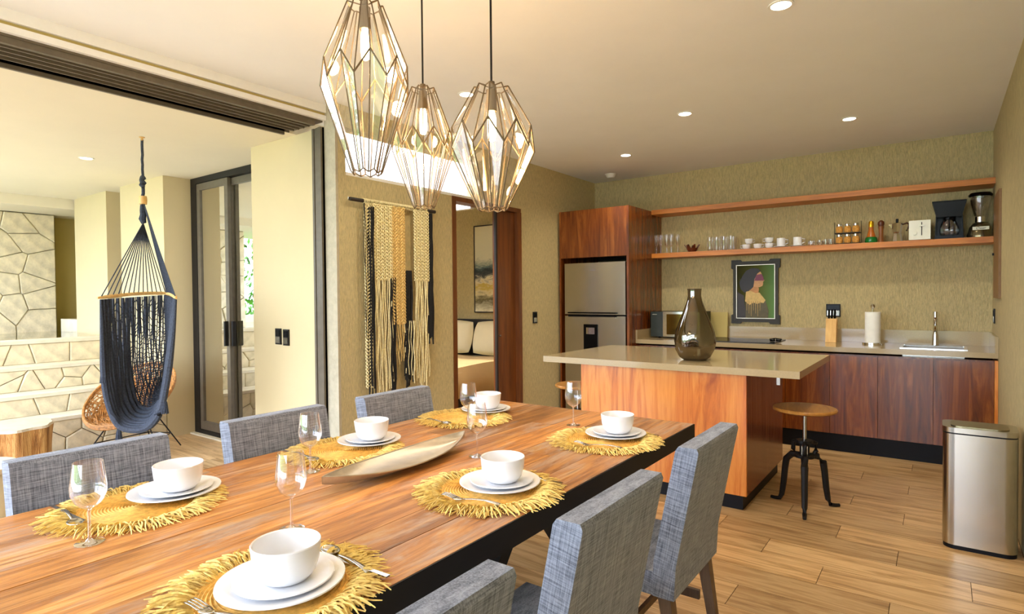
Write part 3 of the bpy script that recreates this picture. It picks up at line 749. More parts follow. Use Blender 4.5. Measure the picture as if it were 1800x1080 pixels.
B().tube([(0, 0, .10), (0, 0, .20), (0, -.004, .235), (0, 0, .245)], [.017, .016, .019, .012], 14).build('lever', M_chrome, fc, smooth=True)
B().cyl((0, 0, .2455), .016, .05, 18, .018).build('spray_head', M_chrome, fc, smooth=True)
B().tube([(0, -.015, .14), (0, -.07, .175), (0, -.13, .165), (0, -.155, .13)], .011, 10).build('spout', M_chrome, fc, smooth=True)

ck = thing('cooktop', 'black glass cooktop set on the worktop beneath the picture', 'cooktop', (-1.62, 6.16, .921))
B().box(-.40, .36, -.26, .24, 0, .006).build('glass_plate', M_blackplastic, ck, bevel=.002)
sg = thing('sunglasses', 'small folded black item lying on the right of the cooktop', 'sunglasses', (-1.29, 6.09, .9285))
for s_ in (-1, 1): B().lathe([(0, 0), (.022, .002), (.026, .014), (.018, .026), (0, .028)], 16, (s_*.028, 0, 0)).build('lens', M_blackplastic, sg, smooth=True)
B().tube([(-.055, .01, .02), (0, -.01, .03), (.055, .01, .02)], .006, 6).build('frame', M_blackplastic, sg)

mw = thing('microwave', 'black and mirrored microwave oven on worktop beside the fridge cabinet', 'microwave', (-2.30, 6.27, .921))
B().box(-.27, .27, -.14, .20, .012, .285).build('body', M_blackplastic, mw, bevel=.006)
B().box(-.27, -.135, -.152, -.141, .014, .283).build('control_panel', plain('microwave_panel', (44, 48, 40), .4, Specular_IOR_Level=.3), mw, bevel=.003)
dr = B().box(-.132, .27, -.154, -.141, .014, .283).build('door', M_chrome, mw, bevel=.003)
B().box(-.09, .24, -.157, -.1545, .04, .258).build('door_glass', plain('mirror_glass', (120, 96, 50), .08, 1), dr)
for sx in (-.23, .23):
    B().cyl((sx, 0, 0), .014, .012, 10).build('foot', M_blackplastic, mw)
B().box(-.25, -.20, -.1535, -.152, .25, .257).build('emblem', M_chrome, mw)
gp = thing('gold_leaf_ornament', 'golden fan-shaped leaf ornament standing on the microwave', 'ornament', (-2.19, 6.30, .921+.286))
for k in range(7):
    a = (k-3)*.33
    q = B(); L = .085; d = Vector((math.sin(a), 0, math.cos(a))); s_ = Vector((math.cos(a), 0, -math.sin(a)))
    yy = (k % 2)*.006
    ps = [d*.008-s_*.004, d*.05-s_*.017, d*L, d*.05+s_*.017, d*.008+s_*.004]
    q.hexa([tuple(p+Vector((0, yy-.002, 0))) for p in ps], [tuple(p+Vector((0, yy+.002, 0))) for p in ps]); q.build('leaf', M_gold, gp)
B().box(-.03, .03, -.012, .016, 0, .008).build('base', M_gold, gp)
tag(B().box(-.10, .10, -.008, .008, 0, .27, Matrix.Rotation(-.09, 4, 'X')).build('cutting_board', M_olive, loc=(-1.955, 6.485, .9225), bevel=.003), 'olive coloured board leaning on the wall behind the vase', 'board')

# picture
pc = thing('portrait_picture', 'framed portrait of a blindfolded dark-haired woman in a cream shawl', 'picture', (-1.582, YB-.002, 1.412))
M_art = None
m_, n, l, p = newmat('portrait_background'); v = coords(n, l, (1, 1, 1)); sx_ = n.new('ShaderNodeSeparateXYZ'); l.new(v, sx_.inputs[0])
ad = n.new('ShaderNodeMath'); ad.operation = 'MULTIPLY_ADD'; ad.inputs[1].default_value = 2.2; ad.inputs[2].default_value = .45; l.new(sx_.outputs[0], ad.inputs[0])
l.new(ramp(n, l, ad.outputs[0], [(0, lin((52, 48, 18))), (.5, lin((88, 92, 40))), (.85, lin((104, 140, 84))), (1, lin((86, 104, 64)))]), p.inputs['Base Color']); setp(p, Roughness=.7, Specular_IOR_Level=.15)
M_art = m_
B().box(-.20, .20, -.008, 0, -.30, .30).build('canvas', M_art, pc)
fr_ = B()
for (a, b_, c, d) in ((-.225, .225, .285, .32), (-.225, .225, -.32, -.285), (-.225, -.195, -.285, .285), (.195, .225, -.285, .285)): fr_.box(a, b_, -.026, 0, c, d)
fr_.build('frame', plain('dark_bronze_frame', (46, 38, 18), .45, 0, Specular_IOR_Level=.3), pc, bevel=.006, seg=2)
fi = B()
for (a, b_, c, d) in ((-.196, .196, .278, .284), (-.196, .196, -.284, -.278), (-.194, -.188, -.28, .28), (.188, .194, -.28, .28)): fi.box(a, b_, -.022, -.01, c, d)
fi.build('inner_bead', M_pewter, pc)
for sx in (-1, 1):
    for sz in (-1, 1):
        q = B(); q.prism([(sx*.243, sz*.338), (sx*.15, sz*.338), (sx*.135, sz*.32), (sx*.225, sz*.32), (sx*.225, sz*.24), (sx*.243, sz*.25)], 'y', -.03, -.001); q.build('corner_mount', MATS['dark_bronze_frame'], pc)
def art(nm, pts, rgb, y):
    k = 'art_'+nm; mt = MATS.get(k) or plain(k, rgb, .5, var=.08, scale=30)
    B().prism(pts, 'y', -y-.0012, -y).build(nm, mt, pc)
art('shadow', [(-.185, -.275), (-.185, .0), (-.12, -.04), (-.09, -.275)], (40, 26, 14), .0082)
art('dress', [(-.10, -.275), (-.10, -.06), (.02, -.02), (.10, -.10), (.13, -.20), (.125, -.275)], (84, 72, 26), .0095)
art('neck', [(-.09, -.08), (-.05, .05), (.01, .09), (.035, .03), (.03, -.01), (.06, -.06), (.0, -.1)], (188, 128, 66), .0108)
art('face', [(-.03, .05), (-.03, .15), (.02, .215), (.05, .21), (.065, .18), (.075, .14), (.09, .115), (.075, .10), (.077, .08), (.07, .06), (.04, .045), (.0, .05)], (206, 150, 92), .0121)
art('hair', [(-.02, .05), (-.01, .13), (.02, .19), (.055, .215), (.03, .24), (-.03, .25), (-.09, .225), (-.13, .17), (-.165, .10), (-.15, .03), (-.11, -.01), (-.075, .01), (-.05, .02)], (30, 18, 12), .0134)
art('blindfold', [(-.01, .115), (.085, .115), (.078, .155), (.06, .185), (.01, .175)], (128, 44, 72), .0147)
art('shawl', [(-.105, -.10), (-.095, .0), (-.05, .01), (.0, -.015), (.04, -.01), (.10, -.09), (.08, -.12), (.05, -.115), (.02, -.13), (-.02, -.115), (-.06, -.14)], (206, 170, 96), .0121)
for k in range(7):
    x = -.09+k*.022; art('shawl_fringe', [(x, -.10), (x+.008, -.10), (x+.005, -.20-.03*(k % 3)), (x+.002, -.20-.03*(k % 3))], (176, 140, 70), .0134)

# knife block, towel, outlets
kb = thing('knife_block', 'pale wooden knife block holding black knives on the worktop', 'knife block', (-.85, 6.36, .921))
B().prism([(-.05, 0), (.03, 0), (.07, .225), (.0, .225)], 'x', -.045, .045).build('block', M_yellowwood, kb, bevel=.003)
for k in range(3):
    B().tube([(-.025+k*.025, .03, .20), (-.025+k*.025, .055, .31)], .010, 6).build('knife_handle', M_blackplastic, kb)
pt = thing('paper_towel_holder', 'steel paper towel holder with a white roll on worktop', 'paper towel', (-.505, 6.30, .921))
B().cyl((0, 0, 0), .085, .014, 32).build('base', M_chrome, pt, smooth=True)
B().lathe([(.02, .015), (.062, .015), (.063, .02), (.063, .288), (.062, .293), (.02, .293)], 36).build('paper_roll', M_paper, pt, smooth=True)
B().tube([(0, 0, .014), (0, 0, .33)], .007, 10).build('rod', M_chrome, pt)
B().lathe([(0, .32), (.012, .325), (.021, .345), (.012, .363), (0, .366)], 18).build('knob', M_chrome, pt, smooth=True)
def outlet(name, label, loc, rz, w_=.12, h_=.075, toggles=2):
    t = thing(name, label, 'switch' if name == 'light_switch' else 'outlet', loc, rz)
    B().box(-w_/2, w_/2, -.01, -.0005, -h_/2, h_/2).build('cover_plate', M_black, t, bevel=.003)
    for k in range(toggles):
        if w_ > h_: B().box(-w_/2+.012+k*(w_-.024)/toggles+.003, -w_/2+.012+(k+1)*(w_-.024)/toggles-.003, -.014, -.0105, -h_/2+.012, h_/2-.012).build('rocker', M_steel if name == 'light_switch' else M_blackplastic, t, bevel=.001)
        else: B().box(-w_/2+.010, w_/2-.010, -.014, -.0105, -h_/2+.010+k*(h_-.02)/toggles+.002, -h_/2+.010+(k+1)*(h_-.02)/toggles-.002).build('rocker', M_steel if k == 0 else M_blackplastic, t, bevel=.001)
    return t
outlet('power_outlet', 'dark power outlet on kitchen wall behind the knife block', (-.857, YB, 1.22), 0, .125, .125)
outlet('power_outlet', 'dark switch plate on the right wall above the worktop', (XR, 6.24, 1.19), PI/2*-1, .08, .12)
outlet('light_switch', 'dark light switch on the textured wall between doorway and fridge', (XL, 5.19, 1.16), PI/2, .075, .12)
outlet('light_switch', 'left one of two bronze switches on ivory patio wall', (-4.205, 2.672, 1.09), 0, .075, .125)
outlet('light_switch', 'right one of two bronze switches on ivory patio wall', (-4.10, 2.672, 1.085), 0, .075, .125)
ep = thing('wall_panel', 'flat brown wooden hatch panel on the right wall', 'panel', (XR-.0005, 5.90, 1.74))
B().box(-.016, 0, -.26, .26, -.40, .41).build('leaf', plain('hatch_brown', (128, 92, 50), .5), ep, bevel=.002); B().cyl((0, 0, 0), .01, .012, 10, M=Matrix.Translation((-.016, .20, -.05)) @ Matrix.Rotation(-PI/2, 4, 'Y')).build('knob', M_black, ep)

# ------------------------------------------------------------------ shelves
SYf, SZ1, SZ2 = 6.25, 1.846, 2.328
for z0, lb in ((SZ1, 'lower orange wooden wall shelf carrying glassware and appliances'), (SZ2, 'upper empty orange wooden wall shelf under the ceiling')):
    tag(B().box(-2.613, .355, SYf, YB-.001, z0-.05, z0).build('wall_shelf', M_shelf, bevel=.002), lb, 'shelf')
Z = SZ1+.001
def lathe_thing(name, label, cat, loc, parts, group=None):
    t = thing(name, label, cat, loc, 0, group)
    for nm, prof, mt in parts: B().lathe(prof, 20).build(nm, mt, t, smooth=True)
    return t
fl = lathe_thing('champagne_flute', 'slim champagne flute, the very first at the left end of the lower shelf', 'glass', (-2.585, 6.32, Z),
    [('foot', [(0, 0), (.028, 0), (.004, .006), (.0035, .075)], M_glass), ('cup', [(.0035, .075), (.018, .10), (.024, .15), (.021, .21)], M_glass)], 'flutes on the lower shelf')
for k, (x, y) in enumerate([(-2.53, 6.31), (-2.50, 6.42), (-2.47, 6.33), (-2.44, 6.40), (-2.41, 6.31), (-2.365, 6.39)]):
    dup(fl, (x, y, Z), 0, 'slim champagne flute, %s from the left end of the lower shelf' % ['second', 'third', 'fourth', 'fifth', 'sixth', 'seventh'][k])
cs = thing('carved_bowl', 'small dark carved wooden bowl with upturned leaf edges on shelf', 'bowl', (-2.20, 6.38, Z))
B().lathe([(0, 0), (.035, 0), (.055, .03), (.06, .045), (.05, .035), (.03, .012), (0, .01)], 24).build('body', M_shell, cs, smooth=True)
for k in range(7):
    a = 2*PI*k/7; c, s_ = math.cos(a), math.sin(a)
    B().hexa([(.045*c-.02*s_, .045*s_+.02*c, .035), (.045*c+.02*s_, .045*s_-.02*c, .035), (.05*c+.02*s_, .05*s_-.02*c, .035), (.05*c-.02*s_, .05*s_+.02*c, .035)],
             [(.08*c-.008*s_, .08*s_+.008*c, .085), (.08*c+.008*s_, .08*s_-.008*c, .085), (.086*c+.006*s_, .086*s_-.006*c, .082), (.086*c-.006*s_, .086*s_+.006*c, .082)]).build('leaf', M_shell, cs)
tm = lathe_thing('tumbler', 'x', 'glass', (-1.985, 6.32, Z), [('cup', [(0, .002), (.028, .002), (.030, .01), (.034, .145), (.033, .145)], M_glass), ('base', [(0, 0), (.028, 0), (.029, .012), (0, .012)], M_glass)], 'tall tumblers on the lower shelf')
tm['label'] = 'clear tumbler in the front row, first from the carved bowl'
for i_, (x, y) in enumerate([(-1.985, 6.42), (-1.912, 6.32), (-1.912, 6.42), (-1.84, 6.32), (-1.84, 6.42), (-1.768, 6.32), (-1.768, 6.42)]):
    dup(tm, (x, y, Z), None, 'clear tumbler in the %s row, %s from the carved bowl' % (('front' if y < 6.4 else 'back'), ['first', 'second', 'third', 'fourth'][(i_+1)//2]))
def cup(name, label, loc, R_, h, rz=0, mt=None):
    t = thing(name, label, 'cup', loc, rz, 'cups on the lower shelf'); mt = mt or M_china
    B().lathe([(0, 0), (R_*.6, 0), (R_*.95, h*.35), (R_, h), (R_-.003, h), (R_*.9, h*.35), (R_*.55, .005), (0, .005)], 24).build('body', mt, t, smooth=True)
    B().tube([(R_*.93, 0, h*.85), (R_*1.5, 0, h*.8), (R_*1.5, 0, h*.4), (R_*.93, 0, h*.25)], .0035, 6).build('handle', mt, t, smooth=True)
    return t
cups = [('left one of two lower cups, its handle turned left', -1.625, 0, PI), ('white cup stacked on the leftmost cup pair', -1.60, .052, .6), ('low white cup second from the tumblers', -1.515, 0, 0),
        ('lower cup of the second stack', -1.405, 0, .2), ('white cup on top of the second stack', -1.405, .052, PI)]
for i, (lb, x, dz, rz) in enumerate(cups): cup('coffee_cup', lb, (x, 6.35, Z+dz+(.004 if dz else 0)), .04, .05, rz)
def mug(label, x, rz, y=6.33):
    t = thing('mug', label, 'mug', (x, y, Z+.0125), rz, 'mugs on the lower shelf')
    B().lathe([(0, 0), (.036, 0), (.039, .004), (.039, .08), (.036, .08), (.036, .005), (0, .005)], 24).build('body', M_china, t, smooth=True)
    B().tube([(.039, 0, .065), (.065, 0, .06), (.065, 0, .028), (.039, 0, .018)], .004, 6).build('handle', M_china, t, smooth=True)
mug('straight white mug on a saucer, left of the pair of mugs', -1.29, 0); mug('straight white mug on a saucer, right of the pair of mugs', -1.14, 0)
def saucer(x, y, lb): o = B().lathe([(0, 0), (.035, 0), (.068, .009), (.067, .0115), (.035, .005), (0, .004)], 28).build('saucer', M_china, smooth=True, loc=(x, y, Z)); tag(o, lb, 'saucer', 'saucers on the lower shelf')
saucer(-1.29, 6.33, 'white saucer under the left straight mug'); saucer(-1.14, 6.33, 'white saucer under the right straight mug'); 
cup('glass_cup', 'small clear glass cup right of the white mugs', (-1.02, 6.34, Z), .032, .05, 0, M_glass); cup('glass_cup', 'small clear glass cup second right of the white mugs', (-.945, 6.36, Z), .03, .05, .4, M_glass)
sh = lathe_thing('shot_glass', 'x', 'glass', (-.895, 6.34, Z), [('cup', [(0, 0), (.015, 0), (.016, .012), (.02, .06), (.019, .06), (.014, .014), (0, .013)], M_glass)], 'tiny glasses left of the spice rack')
sh['label'] = 'tiny clear glass nearest the two glass cups'
dup(sh, (-.872, 6.41, Z), None, 'tiny clear glass in the middle, set back a little'); dup(sh, (-.848, 6.34, Z), None, 'tiny clear glass touching the spice rack')
sp = thing('spice_rack', 'dark two-tier spice rack beside the oil bottle', 'spice rack', (-.715, 6.38, Z))
B().box(-.105, .105, -.045, .045, 0, .012).build('tier', M_black, sp); B().box(-.105, .105, -.045, .045, .103, .11).build('tier', M_black, sp)
for sx in (-1, 1): B().tube([(sx*.11, 0, 0), (sx*.11, 0, .215)], .003, 6).build('post', M_black, sp)
sj = None
for z in (.0125, .1105):
    for k in range(3):
        for yy in (-.022,):
            lb = 'round spice jar with silver lid, %s tier, %s of three' % ('lower' if z < .1 else 'upper', ['left', 'middle', 'right'][k])
            x = -.715-.068+k*.068
            if sj is None:
                sj = lathe_thing('spice_jar', lb, 'spice jar', (x, 6.36, Z+z), [('jar', [(0, 0), (.025, 0), (.031, .018), (.031, .042), (.023, .06), (0, .06)], M_spice), ('lid', [(0, .061), (.023, .061), (.024, .066), (.023, .084), (0, .085)], M_chrome)], 'spice jars in the rack')
            else: dup(sj, (x, 6.36, Z+z), 0, lb)
lathe_thing('oil_bottle', 'green-bellied bottle with orange and yellow neck on the shelf', 'bottle', (-.525, 6.36, Z),
    [('belly', [(0, 0), (.046, 0), (.052, .015), (.046, .05), (.030, .062)], M_green), ('shoulder', [(.040, .0555), (.034, .07), (.022, .115), (.019, .15)], plain('amber_glaze', (176, 96, 30), .3)), ('neck', [(.0205, .148), (.022, .165), (.021, .19), (.014, .203), (0, .204)], M_gold)])
lathe_thing('pepper_mill', 'turned brown wooden pepper mill left of the moka pot', 'pepper mill', (-.448, 6.37, Z),
    [('body', [(0, 0), (.024, 0), (.024, .02), (.018, .06), (.019, .12), (.023, .14), (.023, .15), (0, .15)], plain('mill_wood', (128, 74, 26), .4)), ('head', [(0, .151), (.020, .151), (.027, .17), (.025, .19), (.010, .205), (0, .207)], plain('mill_dark', (84, 40, 18), .35))])
mk = thing('moka_pot', 'aluminium moka coffee pot with dark handle on the shelf', 'moka pot', (-.325, 6.37, Z))
B().lathe([(0, 0), (.044, 0), (.034, .07), (.031, .078), (0, .078)], 8).build('boiler', M_chrome, mk)
B().lathe([(0, .079), (.030, .079), (.034, .09), (.045, .165), (0, .168)], 8).build('top_chamber', M_chrome, mk)
B().lathe([(0, .169), (.035, .170), (.010, .178), (0, .178)], 8).build('lid', M_chrome, mk); B().cyl((0, 0, .1785), .011, .028, 10).build('knob', M_blackplastic, mk)
B().hexa([(-.038, -.008, .12), (-.038, .008, .12), (-.038, .012, .16), (-.038, -.012, .16)], [(-.065, -.002, .155), (-.065, .002, .155), (-.065, .004, .163), (-.065, -.004, .163)]).build('spout', M_chrome, mk)
B().tube([(.04, 0, .155), (.075, 0, .165), (.092, 0, .15), (.085, 0, .12), (.07, 0, .095)], .008, 8).build('handle', plain('moka_handle', (62, 30, 16), .4), mk, smooth=True)
ts = thing('toaster', 'white two-slot toaster standing end-on on the shelf', 'toaster', (-.155, 6.38, Z))
B().box(-.078, .078, -.11, .13, .004, .172).build('body', M_whiteplastic, ts, bevel=.012, seg=3)
B().box(.012, .018, -.113, -.1105, .04, .155).build('lever_slot', M_dark, ts); B().box(-.002, .032, -.128, -.1135, .118, .130).build('lever', M_whiteplastic, ts, bevel=.002)
B().cyl((0, 0, 0), .016, .012, 18, M=Matrix.Translation((-.035, -.1105, .062)) @ Matrix.Rotation(PI/2, 4, 'X')).build('dial', M_whiteplastic, ts)
for k in (-.035, .035): B().box(k-.012, k+.012, -.07, .09, .1722, .1735).build('slot', M_dark, ts)
cm = thing('coffee_maker', 'black drip coffee maker with glass jug on the shelf', 'coffee maker', (.052, 6.39, Z))
B().box(-.10, .10, -.10, .12, 0, .028).build('base', M_blackplastic, cm, bevel=.008, seg=2)
B().box(-.092, .092, .04, .12, .029, .22).build('column', M_blackplastic, cm, bevel=.006)
B().hexa([(-.088, -.085, .190), (.088, -.085, .190), (.088, .12, .190), (-.088, .12, .190)], [(-.118, -.105, .315), (.118, -.105, .315), (.118, .12, .315), (-.118, .12, .315)]).build('head', M_blackplastic, cm, bevel=.01, seg=2)
B().box(-.12, .12, -.108, .12, .3155, .325).build('lid', M_blackplastic, cm, bevel=.004)
for sx in (-1, 1): B().hexa([(sx*.093, -.05, .03), (sx*.099, -.05, .03), (sx*.099, .1, .03), (sx*.093, .1, .03)], [(sx*.088, -.05, .204), (sx*.094, -.05, .204), (sx*.094, .1, .204), (sx*.088, .1, .204)]).build('side_wing', M_blackplastic, cm)
jg = B().lathe([(0, .030), (.055, .030), (.068, .055), (.070, .09), (.055, .14), (.042, .165)], 28, (0, -.03, 0)).build('jug', M_glass, cm, smooth=True)
B().cyl((0, -.03, .166), .044, .018, 24).build('jug_lid', M_blackplastic, jg); B().tube([(0, -.075, .17), (0, -.115, .16), (0, -.118, .10), (0, -.10, .07)], .007, 8).build('jug_handle', M_blackplastic, jg)
bl = thing('blender', 'chrome and black blender with glass jar at the right end of shelf', 'blender', (.265, 6.38, Z))
B().lathe([(0, 0), (.09, 0), (.092, .02), (.075, .09), (.05, .125), (.035, .13), (0, .13)], 32).build('motor_base', plain('blender_chrome', (120, 110, 84), .2, .9), bl, smooth=True)
B().cyl((0, 0, .131), .037, .045, 24).build('collar', M_chrome, bl, smooth=True)
B().lathe([(.035, .177), (.045, .19), (.066, .29), (.073, .345), (.071, .345), (.06, .28), (.038, .19)], 32).build('jar', M_glass, bl, smooth=True)
B().lathe([(0, .346), (.078, .346), (.084, .36), (.07, .378), (0, .382)], 32).build('lid', M_blackplastic, bl, smooth=True)
def text(s_, size, mat, parent, M_, name='lettering'):
    cu = bpy.data.curves.new(name, 'FONT'); cu.body = s_; cu.size = size; cu.extrude = .0006; cu.align_x = 'CENTER'; cu.align_y = 'CENTER'; cu.shear = .25
    o = bpy.data.objects.new(name, cu); dg_ = bpy.context.evaluated_depsgraph_get()
    COL.objects.link(o); bpy.context.view_layer.update(); me = bpy.data.meshes.new_from_object(o.evaluated_get(bpy.context.evaluated_depsgraph_get()))
    bpy.data.objects.remove(o); me.transform(M_); me.materials.append(mat); q = bpy.data.objects.new(name, me); COL.objects.link(q); q.parent = parent; return q
bd = B().box(-.055, .055, -.002, .0, -.014, .014, Matrix.Translation((0, -.0815, .075)) @ Matrix.Rotation(-.25, 4, 'X')).build('badge', M_whiteplastic, bl, bevel=.0008)
text('Oster', .028, M_blackplastic, bd, Matrix.Translation((0, -.0845, .0755)) @ Matrix.Rotation(PI/2-.25, 4, 'X'))

# ------------------------------------------------------------------ steel bin
bn = thing('trash_bin', 'tall brushed steel sensor bin standing against the right wall', 'bin', (.170, 4.085, 0), .0)
def rr_prism(b, hx, hy, r_, z0, z1, front=True, n=8):
    pts = []
    for cx, cy, a0 in ((hx-r_, hy-.045, 0), (-hx+r_, hy-.045, PI/2), (-hx+r_, -hy+r_, PI), (hx-r_, -hy+r_, 3*PI/2)):
        rad = r_ if cy < 0 else .045
        cxx = cx if cy < 0 else (hx-.045 if cx > 0 else -hx+.045)
        for k in range(n+1):
            a = a0+PI/2*k/n; pts.append((cxx+rad*math.cos(a), cy+rad*math.sin(a)))
    return b.prism(pts, 'z', z0, z1)
HXb, HYb = .160, .12
rr_prism(B(), HXb-.003, HYb-.003, .055, 0, .022).build('base', M_plinth, bn, smooth=True)
rr_prism(B(), HXb, HYb, .058, .0225, .625).build('body', M_steel, bn, smooth=True)
rr_prism(B(), HXb-.004, HYb-.004, .055, .6255, .632).build('seam', M_plinth, bn, smooth=True)
ld = rr_prism(B(), HXb+.002, HYb+.002, .058, .6325, .66).build('lid', M_steel, bn, bevel=.006, seg=2)
rr_prism(B(), HXb-.035, HYb-.028, .05, .6605, .665).build('lid_flap', plain('lid_flap_steel', (150, 140, 110), .25, 1), ld, bevel=.002)

# ------------------------------------------------------------------ bedroom furniture
bed = thing('bed', 'bed with tan duvet seen through the bedroom doorway', 'bed', (-4.85, 5.0, 0))
B().box(-.95, .95, -1.05, .93, .08, .36).build('bed_base', M_darkbed, bed, bevel=.01)
B().box(-1.0, 1.0, .935, .985, 0, 1.09).build('headboard', M_darkbed, bed, bevel=.01)
B().box(-.93, .93, -1.03, .93, .361, .62).build('mattress', M_linen, bed, bevel=.06, seg=3)
def duv(u, v):
    x = (u*2-1)*1.0; y = -1.08+v*1.55; ed = max(0, abs(x)-.9)/.1
    return (x, y, .66-.28*ed**1.3-(.25*max(0, (.04-v)/.04)) + .008*math.sin(9*x+5*y))
B().grid(duv, 40, 30).build('duvet', M_duvet, bed, smooth=True, solid=.03)
def pillow(name, label, loc, rx, sx=.33, sy=.09, sz=.22):
    def pf_(u, v):
        a, c = u*2-1, v*2-1; e = max(0, (1-abs(a)**3.5)*(1-abs(c)**3.5))**.5
        return a*(1-.08*c*c), e, c*(1-.10*a*a)
    b = B()
    for sg_ in (-1, 1): b.grid(lambda u, v: (lambda q: (q[0]*sx, sg_*q[1]*sy, q[2]*sz))(pf_(u, v)), 25, 19)
    bmesh.ops.remove_doubles(b.bm, verts=b.bm.verts, dist=.0005)
    o = b.build(name, M_linen, smooth=True, loc=loc); o.rotation_euler = (rx, 0, 0); tag(o, label, 'pillow', 'pillows on the bed')
pillow('pillow', 'left pale pillow leaning on the dark headboard', (-5.20, 5.80, .865), -.25, .36)
pillow('pillow', 'right pale pillow on the bed, beside the door leaf', (-4.48, 5.80, .865), -.25, .34)
m_, n, l, p = newmat('seascape_paint'); v = coords(n, l, (1, 1, 1)); sx_ = n.new('ShaderNodeSeparateXYZ'); l.new(v, sx_.inputs[0])
nz = noise(n, l, coords(n, l, (3, 3, 8)), 2.5, 8, .7, .8)
a_ = n.new('ShaderNodeMath'); a_.operation = 'MULTIPLY_ADD'; a_.inputs[1].default_value = .28; l.new(nz, a_.inputs[0])
sc_ = n.new('ShaderNodeMath'); sc_.operation = 'MULTIPLY_ADD'; sc_.inputs[1].default_value = .89; sc_.inputs[2].default_value = .36; l.new(sx_.outputs[2], sc_.inputs[0]); l.new(sc_.outputs[0], a_.inputs[2])
l.new(ramp(n, l, a_.outputs[0], [(0, lin((228, 220, 186))), (.15, lin((90, 80, 40))), (.22, lin((220, 206, 160))), (.30, lin((196, 168, 60))), (.36, lin((224, 214, 180))), (.42, lin((70, 72, 70))), (.48, lin((24, 40, 46))), (.53, lin((100, 120, 116))), (.62, lin((212, 208, 180))), (1, lin((226, 218, 186)))]), p.inputs['Base Color']); setp(p, Roughness=.6)
ap = thing('abstract_painting', 'tall abstract seascape painting above the bed', 'painting', (-4.50, 5.998, 1.74))
B().box(-.425, .425, -.035, -.004, -.55, .55).build('canvas', m_, ap)
b = B()
for (a, b_, c, d) in ((-.44, .44, .551, .565), (-.44, .44, -.565, -.551), (-.44, -.426, -.551, .551), (.426, .44, -.551, .551)): b.box(a, b_, -.04, -.001, c, d)
b.build('frame', M_darkbed, ap)

# ------------------------------------------------------------------ macrame wall hanging
mc = thing('macrame_hanging', 'large cream, tan and black macrame wall hanging on a dark rod', 'wall hanging', (-3.435, 3.2, 2.10))
rr = random.Random(9)
B().tube([(0, -.44, 0), (0, .44, 0)], .014, 10).build('rod', M_darkbed, mc)
B().tube([(-.0, -.455, .009), (0, -.455, -.009), (-.0, -.40, -.009), (0, -.40, .009)], .004, 6, closed=True).build('rod_eye', M_steel, mc)
# loops on the rod
b = B()
for k in range(52):
    y = -.32+k*.0127; b.tube([(.017*math.cos(t)+.001, y+.006*math.sin(t/2), .017*math.sin(t)) for t in [2*PI*q/8 for q in range(9)]], .0045, 4)
b.build('lark_head_knots', M_cream, mc, kind='stuff')
def net(y0, y1, z0, z1, nst, mat, nm, r_=.0062, per=.036, x=.014):
    b = B(); w_ = (y1-y0)/nst
    for k in range(nst+1):
        for ph in (0, 1):
            n_ = int((z1-z0)/per*4)+1
            b.tube([(x+.007*math.cos(PI*q*.5+ph*PI)+.002, y0+k*w_+w_*.52*math.sin(PI*q*.5*1.0+ph*PI+ (PI if k % 2 else 0)), z1-(z1-z0)*q/(n_-1)) for q in range(n_)], r_, 4)
    b.build(nm, mat, mc, kind='stuff')
def strands(y0, y1, z0, zt, n_, mat, nm, r_=.004, x=.012, jit=.06, wav=.006):
    b = B()
    for k in range(n_):
        y = y0+(y1-y0)*(k+.5)/n_; zb = z0+rr.uniform(-jit, jit); ph = rr.uniform(0, 6); yb = y+rr.uniform(-.012, .012); xx = x+rr.uniform(-.006, .01)
        b.tube([(xx, y+(yb-y)*q/12+wav*math.sin(ph+q*1.1), zt+(zb-zt)*q/12) for q in range(13)], r_*rr.uniform(.8, 1.2), 4)
    b.build(nm, mat, mc, kind='stuff')
net(-.232, -.066, -.58, -.012, 8, M_cream, 'knotted_panel', r_=.0056, per=.05)
net(.19, .335, -.58, -.012, 7, M_cream, 'knotted_panel', r_=.0056, per=.05)
net(-.045, .065, -.92, -.012, 4, M_tan, 'braided_band', r_=.010, per=.05, x=.01)
net(-.315, -.27, -1.38, -.02, 2, M_cream, 'edge_braid', r_=.005, per=.05)
strands(-.24, -.065, -1.42, -.575, 15, M_cream, 'fringe'); strands(.185, .34, -1.40, -.575, 14, M_cream, 'fringe')
strands(-.05, .075, -1.22, -.90, 9, M_tan, 'fringe'); strands(.06, .18, -1.34, -.9, 6, M_cream, 'fringe', x=.02)
strands(-.295, -.24, -1.40, -.04, 11, M_yarnblack, 'black_yarn_bundle', r_=.006, x=.02, jit=.05)
strands(.07, .15, -1.38, -.50, 18, M_yarnblack, 'black_yarn_bundle', r_=.009, x=.006)
strands(-.075, -.03, -1.40, -.56, 10, M_yarnblack, 'black_yarn_bundle', r_=.009, x=.008)
strands(.345, .39, -1.05, -.02, 10, M_yarnblack, 'black_yarn_bundle', r_=.009, x=.01)
strands(-.335, -.32, -1.0, -.02, 2, M_yarnblack, 'black_cord', r_=.003, x=.02, jit=.03)

